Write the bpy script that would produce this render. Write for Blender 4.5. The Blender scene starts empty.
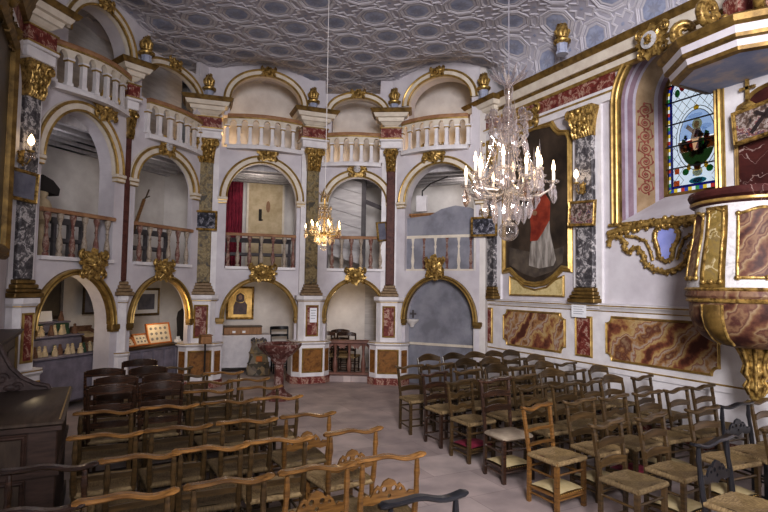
import bpy, math, random
from math import sin, cos, pi, radians, atan2, hypot, sqrt
from mathutils import Vector, Matrix
from mathutils.geometry import tessellate_polygon

random.seed(7)
SC = bpy.context.scene
COL = SC.collection

# ------------------------------------------------------------------ materials
def nodes_of(name):
    m = bpy.data.materials.new(name); m.use_nodes = True
    nt = m.node_tree; b = nt.nodes['Principled BSDF']
    return m, nt, b

def N(nt, kind, **kw):
    n = nt.nodes.new(kind)
    for k, v in kw.items():
        if k in n.inputs: n.inputs[k].default_value = v
        else: setattr(n, k, v)
    return n

def rgba(c): return (c[0], c[1], c[2], 1.0)

def ramp(nt, fac, stops):
    r = nt.nodes.new('ShaderNodeValToRGB')
    el = r.color_ramp.elements
    while len(el) < len(stops): el.new(0.5)
    for e, (p, c) in zip(el, stops): e.position = p; e.color = rgba(c)
    nt.links.new(fac, r.inputs['Fac']); return r.outputs['Color']

def coords(nt, scale=(1, 1, 1), rot=(0, 0, 0), world=False):
    if world:
        g = nt.nodes.new('ShaderNodeNewGeometry'); src = g.outputs['Position']
    else:
        t = nt.nodes.new('ShaderNodeTexCoord'); src = t.outputs['Object']
    mp = nt.nodes.new('ShaderNodeMapping'); mp.inputs['Scale'].default_value = scale; mp.inputs['Rotation'].default_value = rot
    nt.links.new(src, mp.inputs['Vector']); return mp.outputs['Vector']

def noisy(name, c1, c2, scale=4, rough=.6, metal=0.0, detail=5, stretch=(1, 1, 1), bump=0.0, c3=None, lo=.35, hi=.65, spec=.4, world=False, vary=0.0, rot=(0, 0, 0), bscale=None, coat=0.0):
    m, nt, b = nodes_of(name)
    v = coords(nt, stretch, rot, world)
    n = N(nt, 'ShaderNodeTexNoise', Scale=scale, Detail=detail, Roughness=.6); nt.links.new(v, n.inputs['Vector'])
    st = [(lo, c1), (hi, c2)] if c3 is None else [(lo, c1), ((lo + hi) / 2, c3), (hi, c2)]
    col = ramp(nt, n.outputs['Fac'], st)
    if vary:
        oi = nt.nodes.new('ShaderNodeObjectInfo')
        hs = N(nt, 'ShaderNodeHueSaturation')
        mr = nt.nodes.new('ShaderNodeMapRange'); mr.inputs['To Min'].default_value = 1 - vary; mr.inputs['To Max'].default_value = 1 + vary
        nt.links.new(oi.outputs['Random'], mr.inputs['Value']); nt.links.new(mr.outputs['Result'], hs.inputs['Value'])
        nt.links.new(col, hs.inputs['Color']); col = hs.outputs['Color']
    nt.links.new(col, b.inputs['Base Color'])
    b.inputs['Roughness'].default_value = rough; b.inputs['Metallic'].default_value = metal
    b.inputs['Specular IOR Level'].default_value = spec
    if coat: b.inputs['Coat Weight'].default_value = coat; b.inputs['Coat Roughness'].default_value = .25
    if bump:
        n2 = N(nt, 'ShaderNodeTexNoise', Scale=bscale or scale * 3, Detail=4); nt.links.new(v, n2.inputs['Vector'])
        bp = N(nt, 'ShaderNodeBump', Strength=bump, Distance=.02); nt.links.new(n2.outputs['Fac'], bp.inputs['Height']); nt.links.new(bp.outputs['Normal'], b.inputs['Normal'])
    return m

def marble(name, stops, scale=3, warp=1.5, rot=(0, 0, 0), stretch=(1, 1, 1), vein=None, vscale=2.0, vwidth=.035, rough=.5):
    m, nt, b = nodes_of(name)
    v = coords(nt, stretch, rot)
    w = N(nt, 'ShaderNodeTexNoise', Scale=scale * .6, Detail=4); nt.links.new(v, w.inputs['Vector'])
    mx = nt.nodes.new('ShaderNodeVectorMath'); mx.operation = 'MULTIPLY_ADD'
    mx.inputs[1].default_value = (warp, warp, warp); nt.links.new(w.outputs['Color'], mx.inputs[0]); nt.links.new(v, mx.inputs[2])
    n = N(nt, 'ShaderNodeTexNoise', Scale=scale, Detail=6, Roughness=.62); nt.links.new(mx.outputs[0], n.inputs['Vector'])
    col = ramp(nt, n.outputs['Fac'], stops)
    if vein:
        n2 = N(nt, 'ShaderNodeTexNoise', Scale=vscale, Detail=3); nt.links.new(mx.outputs[0], n2.inputs['Vector'])
        s = nt.nodes.new('ShaderNodeMath'); s.operation = 'SUBTRACT'; s.inputs[1].default_value = .5; nt.links.new(n2.outputs['Fac'], s.inputs[0])
        a = nt.nodes.new('ShaderNodeMath'); a.operation = 'ABSOLUTE'; nt.links.new(s.outputs[0], a.inputs[0])
        l = nt.nodes.new('ShaderNodeMapRange'); l.inputs['From Max'].default_value = vwidth; l.inputs['To Min'].default_value = 1; l.inputs['To Max'].default_value = 0
        nt.links.new(a.outputs[0], l.inputs['Value'])
        mm = nt.nodes.new('ShaderNodeMix'); mm.data_type = 'RGBA'; mm.inputs['B'].default_value = rgba(vein)
        nt.links.new(l.outputs['Result'], mm.inputs['Factor']); nt.links.new(col, mm.inputs['A']); col = mm.outputs['Result']
    nt.links.new(col, b.inputs['Base Color']); b.inputs['Roughness'].default_value = rough; b.inputs['Specular IOR Level'].default_value = .22
    return m

def plain(name, c, rough=.5, metal=0.0, emit=None, estr=0.0, spec=.4):
    m, nt, b = nodes_of(name)
    b.inputs['Base Color'].default_value = rgba(c); b.inputs['Roughness'].default_value = rough; b.inputs['Metallic'].default_value = metal
    b.inputs['Specular IOR Level'].default_value = spec
    if emit: b.inputs['Emission Color'].default_value = rgba(emit); b.inputs['Emission Strength'].default_value = estr
    return m

def tinted_glass(name, c):
    m = bpy.data.materials.new(name); m.use_nodes = True; nt = m.node_tree
    nt.nodes.remove(nt.nodes['Principled BSDF'])
    t = N(nt, 'ShaderNodeBsdfTransparent'); t.inputs['Color'].default_value = rgba(c)
    g = N(nt, 'ShaderNodeBsdfGlossy', Roughness=.1); g.inputs['Color'].default_value = (.9, .9, .9, 1)
    x = N(nt, 'ShaderNodeMixShader', Fac=.04)
    nt.links.new(t.outputs[0], x.inputs[1]); nt.links.new(g.outputs[0], x.inputs[2])
    nt.links.new(x.outputs[0], nt.nodes['Material Output'].inputs['Surface']); return m

def crystal_mat(name, c=(.90, .87, .86)):
    m = bpy.data.materials.new(name); m.use_nodes = True; nt = m.node_tree
    nt.nodes.remove(nt.nodes['Principled BSDF'])
    t = N(nt, 'ShaderNodeBsdfTransparent'); t.inputs['Color'].default_value = rgba(c)
    g = N(nt, 'ShaderNodeBsdfGlossy', Roughness=.05); g.inputs['Color'].default_value = (.95, .93, .92, 1)
    d = N(nt, 'ShaderNodeBsdfTranslucent'); d.inputs['Color'].default_value = (.92, .88, .86, 1)
    f = N(nt, 'ShaderNodeLayerWeight', Blend=.45)
    x1 = N(nt, 'ShaderNodeMixShader', Fac=.16); nt.links.new(t.outputs[0], x1.inputs[1]); nt.links.new(d.outputs[0], x1.inputs[2])
    x = N(nt, 'ShaderNodeMixShader'); nt.links.new(f.outputs['Facing'], x.inputs[0]); nt.links.new(x1.outputs[0], x.inputs[1]); nt.links.new(g.outputs[0], x.inputs[2])
    nt.links.new(x.outputs[0], nt.nodes['Material Output'].inputs['Surface']); return m

M = {}
M['plaster'] = noisy('plaster_lilac_white', (.51, .475, .50), (.62, .59, .61), 2.2, .75, bump=.06, bscale=30, world=True)
M['white'] = noisy('white_painted_stucco', (.64, .61, .615), (.75, .725, .725), 5, .6, world=True)
M['cream'] = noisy('cream_painted_stucco', (.60, .53, .44), (.70, .64, .54), 6, .6, world=True)
M['graywall'] = noisy('gallery_plaster_worn', (.54, .50, .475), (.68, .645, .61), 2.0, .85, bump=.15, bscale=14, world=True)
M['bluewall'] = noisy('blue_gray_distemper', (.19, .19, .215), (.29, .29, .32), 3, .85, c3=(.24, .24, .275), world=True)
M['gold'] = noisy('old_gilding', (.11, .058, .013), (.56, .385, .13), 18, .36, metal=.5, detail=3, lo=.34, hi=.64, bump=.12)
M['goldline'] = noisy('gilded_fillet', (.26, .16, .045), (.48, .33, .11), 9, .36, metal=.45)
M['golddark'] = noisy('dull_gilding', (.11, .065, .018), (.26, .165, .05), 8, .45, metal=.45)
M['redmarble'] = marble('red_marble', [(.36, (.10, .022, .018)), (.50, (.20, .045, .035)), (.56, (.44, .32, .25)), (.61, (.24, .07, .05)), (.70, (.13, .035, .03))], 8, .35)
M['fontmarble'] = marble('dusky_red_marble', [(.36, (.075, .026, .022)), (.52, (.15, .06, .05)), (.59, (.36, .28, .25)), (.64, (.13, .05, .045))], 9, .35, rough=.25)
M['blackmarble'] = marble('gray_black_marble', [(.40, (.055, .05, .055)), (.52, (.14, .13, .135)), (.57, (.52, .49, .48)), (.66, (.09, .085, .09))], 8, .5)
M['olivemarble'] = marble('olive_gray_marble', [(.38, (.075, .065, .05)), (.46, (.19, .14, .065)), (.53, (.30, .235, .12)), (.59, (.12, .105, .08)), (.66, (.24, .18, .09))], 7, .5, rot=(0, .5, 0))
def breccia(name, stops, scale, dist, rot, rough=.5):
    m, nt, b = nodes_of(name)
    v = coords(nt, (1, 1, 1), rot)
    w = N(nt, 'ShaderNodeTexWave', Scale=scale, Distortion=dist, Detail=4); w.inputs['Detail Scale'].default_value = 1.6; w.inputs['Detail Roughness'].default_value = .6; w.wave_profile = 'SIN'
    nt.links.new(v, w.inputs['Vector'])
    n = N(nt, 'ShaderNodeTexNoise', Scale=3.2, Detail=5, Roughness=.62); nt.links.new(v, n.inputs['Vector'])
    a = nt.nodes.new('ShaderNodeMix'); a.data_type = 'FLOAT'; a.inputs['Factor'].default_value = .66; nt.links.new(w.outputs['Fac'], a.inputs['A']); nt.links.new(n.outputs['Fac'], a.inputs['B'])
    col = ramp(nt, a.outputs['Result'], stops); nt.links.new(col, b.inputs['Base Color']); b.inputs['Roughness'].default_value = rough; b.inputs['Specular IOR Level'].default_value = .22
    return m
M['ochremarble'] = breccia('ochre_breccia', [(.30, (.09, .03, .02)), (.37, (.22, .08, .045)), (.42, (.38, .23, .09)), (.48, (.45, .33, .17)), (.53, (.25, .10, .055)), (.58, (.40, .33, .27)), (.64, (.34, .19, .08)), (.70, (.13, .045, .03)), (.8, (.40, .30, .18))], 0.62, 7.0, (0, radians(-42), 0))
M['yellowmarble'] = marble('pale_yellow_marble', [(.3, (.40, .30, .12)), (.5, (.62, .52, .28)), (.7, (.48, .38, .17))], 6, .8)
M['brownmarble'] = marble('brown_marble', [(.35, (.12, .05, .015)), (.55, (.28, .13, .035)), (.68, (.16, .07, .02))], 7, .6)
M['pulpitmarble'] = breccia('mauve_brown_marble', [(.30, (.05, .018, .015)), (.38, (.13, .055, .035)), (.44, (.21, .125, .065)), (.50, (.28, .20, .12)), (.55, (.11, .045, .034)), (.62, (.22, .13, .075)), (.70, (.08, .03, .025)), (.8, (.26, .18, .11))], 0.85, 7.0, (0, radians(-42), 0))
M['greenmarble'] = marble('olive_gold_marble', [(.3, (.13, .09, .03)), (.5, (.27, .19, .06)), (.65, (.19, .14, .07))], 5, .9, rot=(0, .6, 0), vein=(.55, .47, .3), vscale=3)
M['winemarble'] = marble('dark_wine_marble', [(.3, (.035, .010, .010)), (.6, (.085, .024, .02)), (.75, (.05, .014, .014))], 3, 1, vein=(.38, .28, .25), vscale=2.5, vwidth=.008)
M['whitemarble'] = marble('white_marble', [(.36, (.40, .385, .38)), (.5, (.60, .575, .565)), (.66, (.44, .42, .42))], 5, .8)
M['vaseblue'] = noisy('pale_blue_vase', (.30, .33, .44), (.46, .48, .56), 9, .5)
M['bluepaint'] = noisy('powder_blue_paint', (.29, .33, .70), (.39, .43, .80), 6, .5)
M['ceilblue'] = noisy('ceiling_blue_gray', (.37, .355, .41), (.46, .445, .50), 1.6, .8, world=True, bump=.05)
M['ceilpanel'] = noisy('coffer_blue', (.26, .285, .39), (.38, .41, .52), 7, .8, world=True)
M['ceilmold'] = noisy('coffer_lilac_gray', (.46, .44, .475), (.56, .54, .57), 2, .75, world=True)
M['oak'] = noisy('golden_oak', (.085, .040, .012), (.20, .10, .028), 5, .30, stretch=(1, 1, 9), vary=.25, coat=.3)
M['oakrail'] = noisy('golden_oak_rail', (.105, .050, .014), (.24, .122, .036), 5, .26, stretch=(1, 9, 9), vary=.28, coat=.35)
M['walnut'] = noisy('walnut', (.034, .020, .008), (.084, .050, .020), 6, .30, stretch=(1, 1, 8), vary=.3, coat=.35)
M['walnutrail'] = noisy('walnut_rail', (.044, .027, .012), (.096, .060, .027), 6, .32, stretch=(1, 8, 8), vary=.3, coat=.3)
M['darkwood'] = noisy('dark_polished_wood', (.020, .010, .007), (.055, .025, .013), 6, .2, stretch=(1, 1, 8), vary=.3, coat=1.0)
M['blackwood'] = noisy('black_lacquered_wood', (.008, .008, .010), (.018, .018, .022), 6, .28, coat=.5)
M['rush'] = noisy('woven_rush', (.125, .082, .038), (.27, .195, .098), 26, .75, stretch=(1, 4, 1), bump=.3, vary=.25)
M['rushside'] = noisy('woven_rush_turned', (.12, .078, .032), (.26, .185, .085), 26, .75, stretch=(4, 1, 1), bump=.3, vary=.25)
M['creamleather'] = noisy('cream_leather', (.48, .38, .20), (.60, .50, .30), 8, .55)
M['whiteleather'] = noisy('white_padded_cloth', (.24, .19, .14), (.34, .28, .21), 8, .7)
M['redvelvet'] = noisy('red_velvet', (.14, .012, .03), (.25, .025, .055), 10, .8)
M['rosemarble'] = marble('rose_mottled_marble', [(.38, (.16, .06, .05)), (.5, (.22, .115, .09)), (.6, (.36, .28, .23)), (.68, (.16, .07, .06))], 14, .3)
M['creammarble'] = marble('cream_mottled_marble', [(.36, (.22, .17, .13)), (.5, (.42, .36, .29)), (.66, (.30, .23, .18))], 14, .3)
M['basestone'] = marble('tan_stone', [(.35, (.14, .085, .04)), (.5, (.27, .19, .11)), (.65, (.18, .12, .07))], 7, .4)
M['darkred'] = marble('dark_red_brown_marble', [(.36, (.055, .018, .014)), (.55, (.11, .04, .03)), (.66, (.07, .024, .018))], 8, .4)
M['brass'] = plain('brass_nail', (.55, .36, .12), .35, .8)
M['pewwood'] = noisy('old_brown_pew_wood', (.034, .019, .014), (.07, .04, .03), 4, .45, stretch=(1, 1, 6))
M['pewtop'] = noisy('pew_top_wood', (.045, .03, .022), (.085, .06, .042), 4, .38, stretch=(6, 1, 1))
M['carved'] = noisy('carved_gray_brown_wood', (.04, .025, .024), (.085, .055, .05), 9, .6, bump=.4)
M['planks'] = noisy('gray_painted_boards', (.40, .375, .375), (.52, .50, .49), 3, .8, stretch=(1, 1, 5))
M['beam'] = noisy('gray_painted_beams', (.36, .34, .35), (.48, .46, .46), 3, .8, stretch=(4, 1, 1))
M['darkbeam'] = noisy('dark_beam', (.08, .07, .075), (.13, .12, .12), 3, .8)
M['raillow'] = noisy('red_brown_painted_wood', (.13, .06, .045), (.23, .11, .08), 5, .5)
M['railtop'] = noisy('rose_brown_rail', (.26, .13, .07), (.40, .23, .12), 5, .5)
M['dark'] = plain('near_black_brown', (.02, .015, .013), .8)  # plain dark colour of the coat, hat, poles and small fittings
M['cloth'] = noisy('white_altar_cloth', (.55, .53, .56), (.66, .64, .66), 6, .85)
M['purplecloth'] = noisy('mauve_gray_cloth', (.15, .135, .165), (.24, .215, .255), 5, .9)
M['redcurtain'] = noisy('crimson_curtain', (.15, .012, .03), (.30, .03, .06), 7, .8)
M['creamcloth'] = noisy('cream_hanging', (.42, .33, .20), (.56, .46, .31), 5, .85, bump=.1)
M['paper'] = plain('paper', (.78, .78, .80), .7)
M['bulb'] = plain('lit_bulb', (1, .9, .7), .4, emit=(1, .72, .38), estr=9)
M['bulbsmall'] = plain('lit_small_bulb', (1, .9, .7), .4, emit=(1, .66, .30), estr=18)
M['candle'] = plain('candle_tube', (.80, .72, .58), .5, emit=(1, .7, .4), estr=.12)
M['crystal'] = crystal_mat('cut_crystal')
M['glowcrystal'] = crystal_mat('glow_tinted_crystal', (.97, .90, .74))  # golden glow of the bulbs put into the crystal's tint
M['smokecrystal'] = crystal_mat('smoky_crystal', (.62, .48, .38))
M['ballglass'] = crystal_mat('ball_glass', (.85, .84, .84))
M['silver'] = noisy('silvered_metal', (.45, .40, .35), (.7, .64, .56), 8, .25, metal=.8)
M['cable'] = plain('pale_cable', (.55, .52, .50), .6)
M['darkcable'] = plain('dark_cable', (.12, .11, .12), .6)

# ------------------------------------------------------------------ mesh builder
def circle(n, ph=0.0): return [(cos(2 * pi * k / n + ph), sin(2 * pi * k / n + ph)) for k in range(n)]

class MB:
    def __init__(s): s.v = []; s.f = []; s.mi = []; s.cur = 0
    def face(s, idx): s.f.append(tuple(idx)); s.mi.append(s.cur)
    def add(s, vs, fs):
        o = len(s.v); s.v += [tuple(q) for q in vs]
        for f in fs: s.face([i + o for i in f])
        return s
    def box(s, x0, x1, y0, y1, z0, z1, bev=0.0):
        if bev:
            b = min(bev, (x1 - x0) * .45, (y1 - y0) * .45, (z1 - z0) * .45); rings = []
            for z, i in ((z0, b), (z0 + b, 0), (z1 - b, 0), (z1, b)):
                c = b
                rings.append([(x0 + i + c, y0 + i, z), (x1 - i - c, y0 + i, z), (x1 - i, y0 + i + c, z), (x1 - i, y1 - i - c, z), (x1 - i - c, y1 - i, z), (x0 + i + c, y1 - i, z), (x0 + i, y1 - i - c, z), (x0 + i, y0 + i + c, z)])
            return s.loft(rings, True)
        return s.add([(x0, y0, z0), (x1, y0, z0), (x1, y1, z0), (x0, y1, z0), (x0, y0, z1), (x1, y0, z1), (x1, y1, z1), (x0, y1, z1)],
                     [(0, 3, 2, 1), (4, 5, 6, 7), (0, 1, 5, 4), (1, 2, 6, 5), (2, 3, 7, 6), (3, 0, 4, 7)])
    def loft(s, rings, caps=True, closed=True):
        o = len(s.v); n = len(rings[0])
        for r in rings: s.v += [tuple(q) for q in r]
        m = n if closed else n - 1
        for i in range(len(rings) - 1):
            for k in range(m):
                k2 = (k + 1) % n
                s.face((o + i * n + k, o + i * n + k2, o + (i + 1) * n + k2, o + (i + 1) * n + k))
        if caps:
            s.face([o + k for k in range(n)][::-1]); e = o + (len(rings) - 1) * n; s.face([e + k for k in range(n)])
        return s
    def lathe(s, prof, n=16, c=(0, 0, 0), sx=1, sy=1, ph=0.0, caps=True):
        cc = circle(n, ph)
        return s.loft([[(c[0] + r * a * sx, c[1] + r * b * sy, c[2] + z) for a, b in cc] for r, z in prof], caps)
    def tube(s, pts, r, n=8, caps=True, flat=1.0):
        pts = [Vector(p) for p in pts]; rs = r if isinstance(r, (list, tuple)) else [r] * len(pts)
        rings = []; up = None
        for i, p in enumerate(pts):
            a = pts[max(i - 1, 0)]; b = pts[min(i + 1, len(pts) - 1)]
            t = (b - a)
            if t.length < 1e-9: t = Vector((0, 0, 1))
            t.normalize()
            if up is None: up = Vector((0, 1, 0)) if abs(t.y) < .9 else Vector((1, 0, 0))
            u = (up - t * up.dot(t))
            if u.length < 1e-6: u = Vector((1, 0, 0)) - t * t.x
            u.normalize(); w = t.cross(u); up = u
            rings.append([tuple(p + u * (rs[i] * x * flat) + w * (rs[i] * y)) for x, y in circle(n)])
        return s.loft(rings, caps)
    def bar(s, p, q, w, d, up=(0, 1, 0)):
        p = Vector(p); q = Vector(q); t = (q - p).normalized(); u = Vector(up); u = (u - t * u.dot(t)).normalized(); x = t.cross(u)
        rings = [[tuple(e + x * (a * w / 2) + u * (b * d / 2)) for a, b in ((-1, -1), (1, -1), (1, 1), (-1, 1))] for e in (p, q)]
        return s.loft(rings)
    def plate(s, outline, holes=(), y0=-.01, y1=0.0):
        """a flat piece in the XZ plane with holes; front at y0, back at y1"""
        loops = [[Vector((x, z, 0)) for x, z in L] for L in [outline] + list(holes)]
        flat = [p for L in loops for p in L]; tris = tessellate_polygon(loops)
        o = len(s.v); k = len(flat)
        s.v += [(p.x, y0, p.y) for p in flat] + [(p.x, y1, p.y) for p in flat]
        for t in tris:
            a, b, c = [flat[i] for i in t]
            ar = (b.x - a.x) * (c.y - a.y) - (c.x - a.x) * (b.y - a.y)
            t = t if ar > 0 else t[::-1]
            s.face([o + i for i in t]); s.face([o + k + i for i in t[::-1]])
        b = 0
        for L in loops:
            n = len(L)
            for i in range(n):
                j = (i + 1) % n
                s.face((o + b + i, o + k + b + i, o + k + b + j, o + b + j))
            b += n
        return s
    def sweep(s, path, prof, closed=False):
        """path of (point, normal_in_plane) pairs in XZ; profile of (outward, y) pairs"""
        rings = [[(p[0] + nn[0] * a, y, p[1] + nn[1] * a) for a, y in prof] for p, nn in path]
        if closed: rings.append(rings[0])
        return s.loft(rings, not closed)
    def ball(s, c, r, nu=12, nv=8):
        r = r if isinstance(r, (list, tuple)) else (r, r, r); rings = []
        for i in range(nv + 1):
            t = -pi / 2 + pi * i / nv; q = max(cos(t), .02)
            rings.append([(c[0] + r[0] * q * a, c[1] + r[1] * q * b, c[2] + r[2] * sin(t)) for a, b in circle(nu)])
        return s.loft(rings)
    def drop(s, c, h, w, n=6):
        return s.lathe([(w * .12, 0), (w * .3, -h * .12), (w * .16, -h * .2), (w * .5, -h * .55), (w * .52, -h * .7), (w * .3, -h * .9), (w * .03, -h)], n, c, sy=.55)
    def spike(s, c, h, w, n=6):
        return s.lathe([(w * .3, 0), (w * .5, h * .1), (w * .28, h * .2), (w * .45, h * .35), (w * .2, h * .6), (w * .03, h)], n, c)
    def map(s, fn, start=0):
        s.v = s.v[:start] + [tuple(fn(*q)) for q in s.v[start:]]; return s
    def build(s, name, mats, parent=None, loc=(0, 0, 0), rotz=0.0, smooth=True, kind=None, angle=38):
        me = bpy.data.meshes.new(name); me.from_pydata(s.v, [], s.f); me.update()
        mats = mats if isinstance(mats, (list, tuple)) else [mats]
        for m in mats: me.materials.append(M[m] if isinstance(m, str) else m)
        if len(mats) > 1:
            for p, k in zip(me.polygons, s.mi): p.material_index = k
        if smooth:
            me.polygons.foreach_set('use_smooth', [True] * len(me.polygons)); me.set_sharp_from_angle(angle=radians(angle))
        o = bpy.data.objects.new(name, me); COL.objects.link(o)
        o.location = loc; o.rotation_euler = (0, 0, rotz)
        if parent is not None: o.parent = parent
        if kind: o['kind'] = kind
        return o

def tag(o, label, cat, group=None):
    o['label'] = label; o['category'] = cat
    if group: o['group'] = group
    return o

def thing(name, label, cat, loc=(0, 0, 0), rotz=0.0, group=None):
    o = bpy.data.objects.new(name, None); COL.objects.link(o); o.empty_display_size = .1
    o.location = loc; o.rotation_euler = (0, 0, rotz)
    return tag(o, label, cat, group)

KIDS = {}
def copy_thing(src, loc, rotz, label, group=None):
    """a copy of a thing with copies of its parts and sub-parts (mesh data shared)"""
    r = src.copy(); COL.objects.link(r); r.location = loc; r.rotation_euler = (0, 0, rotz); r['label'] = label
    if group: r['group'] = group
    for ch in src.children:
        c = ch.copy(); COL.objects.link(c); c.parent = r
        for g in ch.children:
            d = g.copy(); COL.objects.link(d); d.parent = c
    return r

def arc(cx, z0, rx, rz, a0=pi, a1=0.0, n=28):
    return [(cx + rx * cos(a0 + (a1 - a0) * k / n), z0 + rz * sin(a0 + (a1 - a0) * k / n)) for k in range(n + 1)]

def arcpath(cx, z0, rx, rz, n=28):
    out = []
    for k in range(n + 1):
        a = pi - pi * k / n; nx, nz = cos(a) / rx, sin(a) / rz; L = hypot(nx, nz)
        out.append(((cx + rx * cos(a), z0 + rz * sin(a)), (nx / L, nz / L)))
    return out

def spiral(cx, cz, r0, turns, r1=.15, a0=0.0, sgn=1, n=22, y=0.0):
    return [(cx + (r0 + (r0 * r1 - r0) * k / n) * cos(a0 + sgn * 2 * pi * turns * k / n), y, cz + (r0 + (r0 * r1 - r0) * k / n) * sin(a0 + sgn * 2 * pi * turns * k / n)) for k in range(n + 1)]

def notched(x0, x1, z0, z1, r, n=5):
    """rectangle with concave quarter-circle corners"""
    o = []
    for cx, cz, a in ((x0, z0, 90), (x1, z0, 180), (x1, z1, 270), (x0, z1, 360)):
        # concave corner arcs, walked counter-clockwise around the panel
        for k in range(n + 1):
            t = radians(a - 90 * k / n); o.append((cx + r * cos(t), cz + r * sin(t)))
    return o

def rect(x0, x1, z0, z1): return [(x0, z0), (x1, z0), (x1, z1), (x0, z1)]

def ring_path(pts):
    """closed polyline -> (point, outward normal) pairs, mitred"""
    n = len(pts); ar = sum(pts[i][0] * pts[(i + 1) % n][1] - pts[(i + 1) % n][0] * pts[i][1] for i in range(n)); sg = 1 if ar > 0 else -1
    out = []
    for i in range(n):
        a = Vector(pts[i - 1]); b = Vector(pts[i]); c = Vector(pts[(i + 1) % n])
        d1 = (b - a).normalized(); d2 = (c - b).normalized()
        n1 = Vector((d1.y, -d1.x)) * sg; n2 = Vector((d2.y, -d2.x)) * sg
        m = (n1 + n2)
        if m.length < 1e-6: m = n1
        m.normalize(); k = 1 / max(m.dot(n1), .45)
        out.append(((b.x, b.y), (m.x * k, m.y * k)))
    return out

def frame_mesh(mb, pts, prof): return mb.sweep(ring_path(pts), prof, closed=True)
MOLD = [(-.0, 0.0), (0.0, -.02), (.02, -.035), (.04, -.02), (.055, -.03), (.07, -.015), (.07, 0.0)]
def mold(w, d): return [(a / .07 * w, y / .035 * d) for a, y in MOLD]

def ornate(mb, w, h, d, lobes=7, cx=0.0, cz=0.0, y=0.0, seed=0, boss=True):
    """a domed, lobed rocaille cartouche with curled edges"""
    rg = random.Random(seed); nr, nf = 9, 56; rings = []
    for i in range(nr + 1):
        q = i / nr; row = []
        for k in range(nf):
            a = 2 * pi * k / nf
            e = 1 + .13 * cos(lobes * a + seed) * q + .06 * cos(2 * lobes * a + 1) * q
            dome = d * (1 - q ** 2.2) * .7 + d * .33 * max(0, sin(2.5 * pi * q)) * (1 + .5 * cos(lobes * a)) + .012 * cos(3 * lobes * a) * q
            row.append((cx + w / 2 * e * max(q, .02) * cos(a), y - max(dome, 0) - .004, cz + h / 2 * e * max(q, .02) * sin(a)))
        rings.append(row)
    mb.loft(rings, True)
    for sx in (-1, 1):
        mb.tube(spiral(cx + sx * w * .40, cz + h * .30, w * .15, 1.4, a0=pi / 2 if sx > 0 else pi / 2, sgn=-sx, y=y - d * .35), [w * .055 * (1 - .5 * k / 22) for k in range(23)], 6)
        mb.tube(spiral(cx + sx * w * .36, cz - h * .30, w * .13, 1.3, a0=-pi / 2, sgn=sx, y=y - d * .35), [w * .05 * (1 - .5 * k / 22) for k in range(23)], 6)
    if boss: mb.ball((cx, y - d * .75, cz), (w * .17, d * .4, h * .22), 12, 8)
    return mb
# ================================================================== the setting
XR, XL, YF = 6.93, -1.05, -2.6
W = [(-.92, 8.85), (.45, 10.2), (1.82, 11.38), (3.97, 11.03), (5.46, 10.2), (6.62, 8.65)]
def bayframe(i):
    a, b = W[i], W[i + 1]; L = hypot(b[0] - a[0], b[1] - a[1]); return (a[0], a[1], 0), atan2(b[1] - a[1], b[0] - a[0]), L
def bay_world(i, x, y, z=0.0):
    (ox, oy, _), r, L = bayframe(i); return (ox + x * cos(r) - y * sin(r), oy + x * sin(r) + y * cos(r), z)
BACK = 1.9
BK = []
for i in range(6):
    ns = []
    for j in (i - 1, i):
        if 0 <= j < 5:
            _, r, L = bayframe(j); ns.append((-sin(r), cos(r)))
    nx = sum(a for a, b in ns); ny = sum(b for a, b in ns); l = hypot(nx, ny); nx /= l; ny /= l
    k = 1 / max(nx * ns[0][0] + ny * ns[0][1], .5)
    BK.append((W[i][0] + nx * BACK * k, W[i][1] + ny * BACK * k))

tn = [0]
def trim(mb, mats, loc=(0, 0, 0), rotz=0.0, parent=None, **kw):
    tn[0] += 1
    return mb.build('trim_%d' % tn[0], mats, parent, loc, rotz, kind='structure', **kw)

# floor of big worn stone slabs
def floor_mat():
    m, nt, b = nodes_of('stone_slab_floor')
    v = coords(nt, (1, 1, 1), (0, 0, 0), True)
    br = N(nt, 'ShaderNodeTexBrick'); br.offset = .5
    br.inputs['Scale'].default_value = 1.0; br.inputs['Brick Width'].default_value = .92; br.inputs['Row Height'].default_value = .62
    br.inputs['Mortar Size'].default_value = .004; br.inputs['Bias'].default_value = 0
    br.inputs['Color1'].default_value = (.50, .43, .405, 1); br.inputs['Color2'].default_value = (.38, .315, .30, 1); br.inputs['Mortar'].default_value = (.30, .25, .24, 1)
    nt.links.new(v, br.inputs['Vector'])
    n = N(nt, 'ShaderNodeTexNoise', Scale=2.5, Detail=6); nt.links.new(v, n.inputs['Vector'])
    g = ramp(nt, n.outputs['Fac'], [(.35, (.74, .73, .74)), (.65, (1.10, 1.07, 1.06))])
    mx = nt.nodes.new('ShaderNodeMix'); mx.data_type = 'RGBA'; mx.blend_type = 'MULTIPLY'; mx.inputs['Factor'].default_value = 1
    nt.links.new(br.outputs['Color'], mx.inputs['A']); nt.links.new(g, mx.inputs['B']); nt.links.new(mx.outputs['Result'], b.inputs['Base Color'])
    b.inputs['Roughness'].default_value = .48; b.inputs['Specular IOR Level'].default_value = .3
    bp = N(nt, 'ShaderNodeBump', Strength=.12, Distance=.01); nt.links.new(n.outputs['Fac'], bp.inputs['Height']); nt.links.new(bp.outputs['Normal'], b.inputs['Normal'])
    return m
M['floor'] = floor_mat()
mb = MB(); mb.box(XL - .4, XR + 1.2, YF - .2, 13.6, -.2, 0); mb.build('floor', 'floor', kind='structure', smooth=False)

mb = MB(); mb.box(XL - .3, XL, YF, 9.0, 0, 6.9); mb.build('wall_left', 'plaster', kind='structure', smooth=False)
mb = MB(); mb.box(XL - .3, XR + 1.2, YF - .3, YF, 0, 6.9); mb.build('wall_front', 'plaster', kind='structure', smooth=False)

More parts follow.
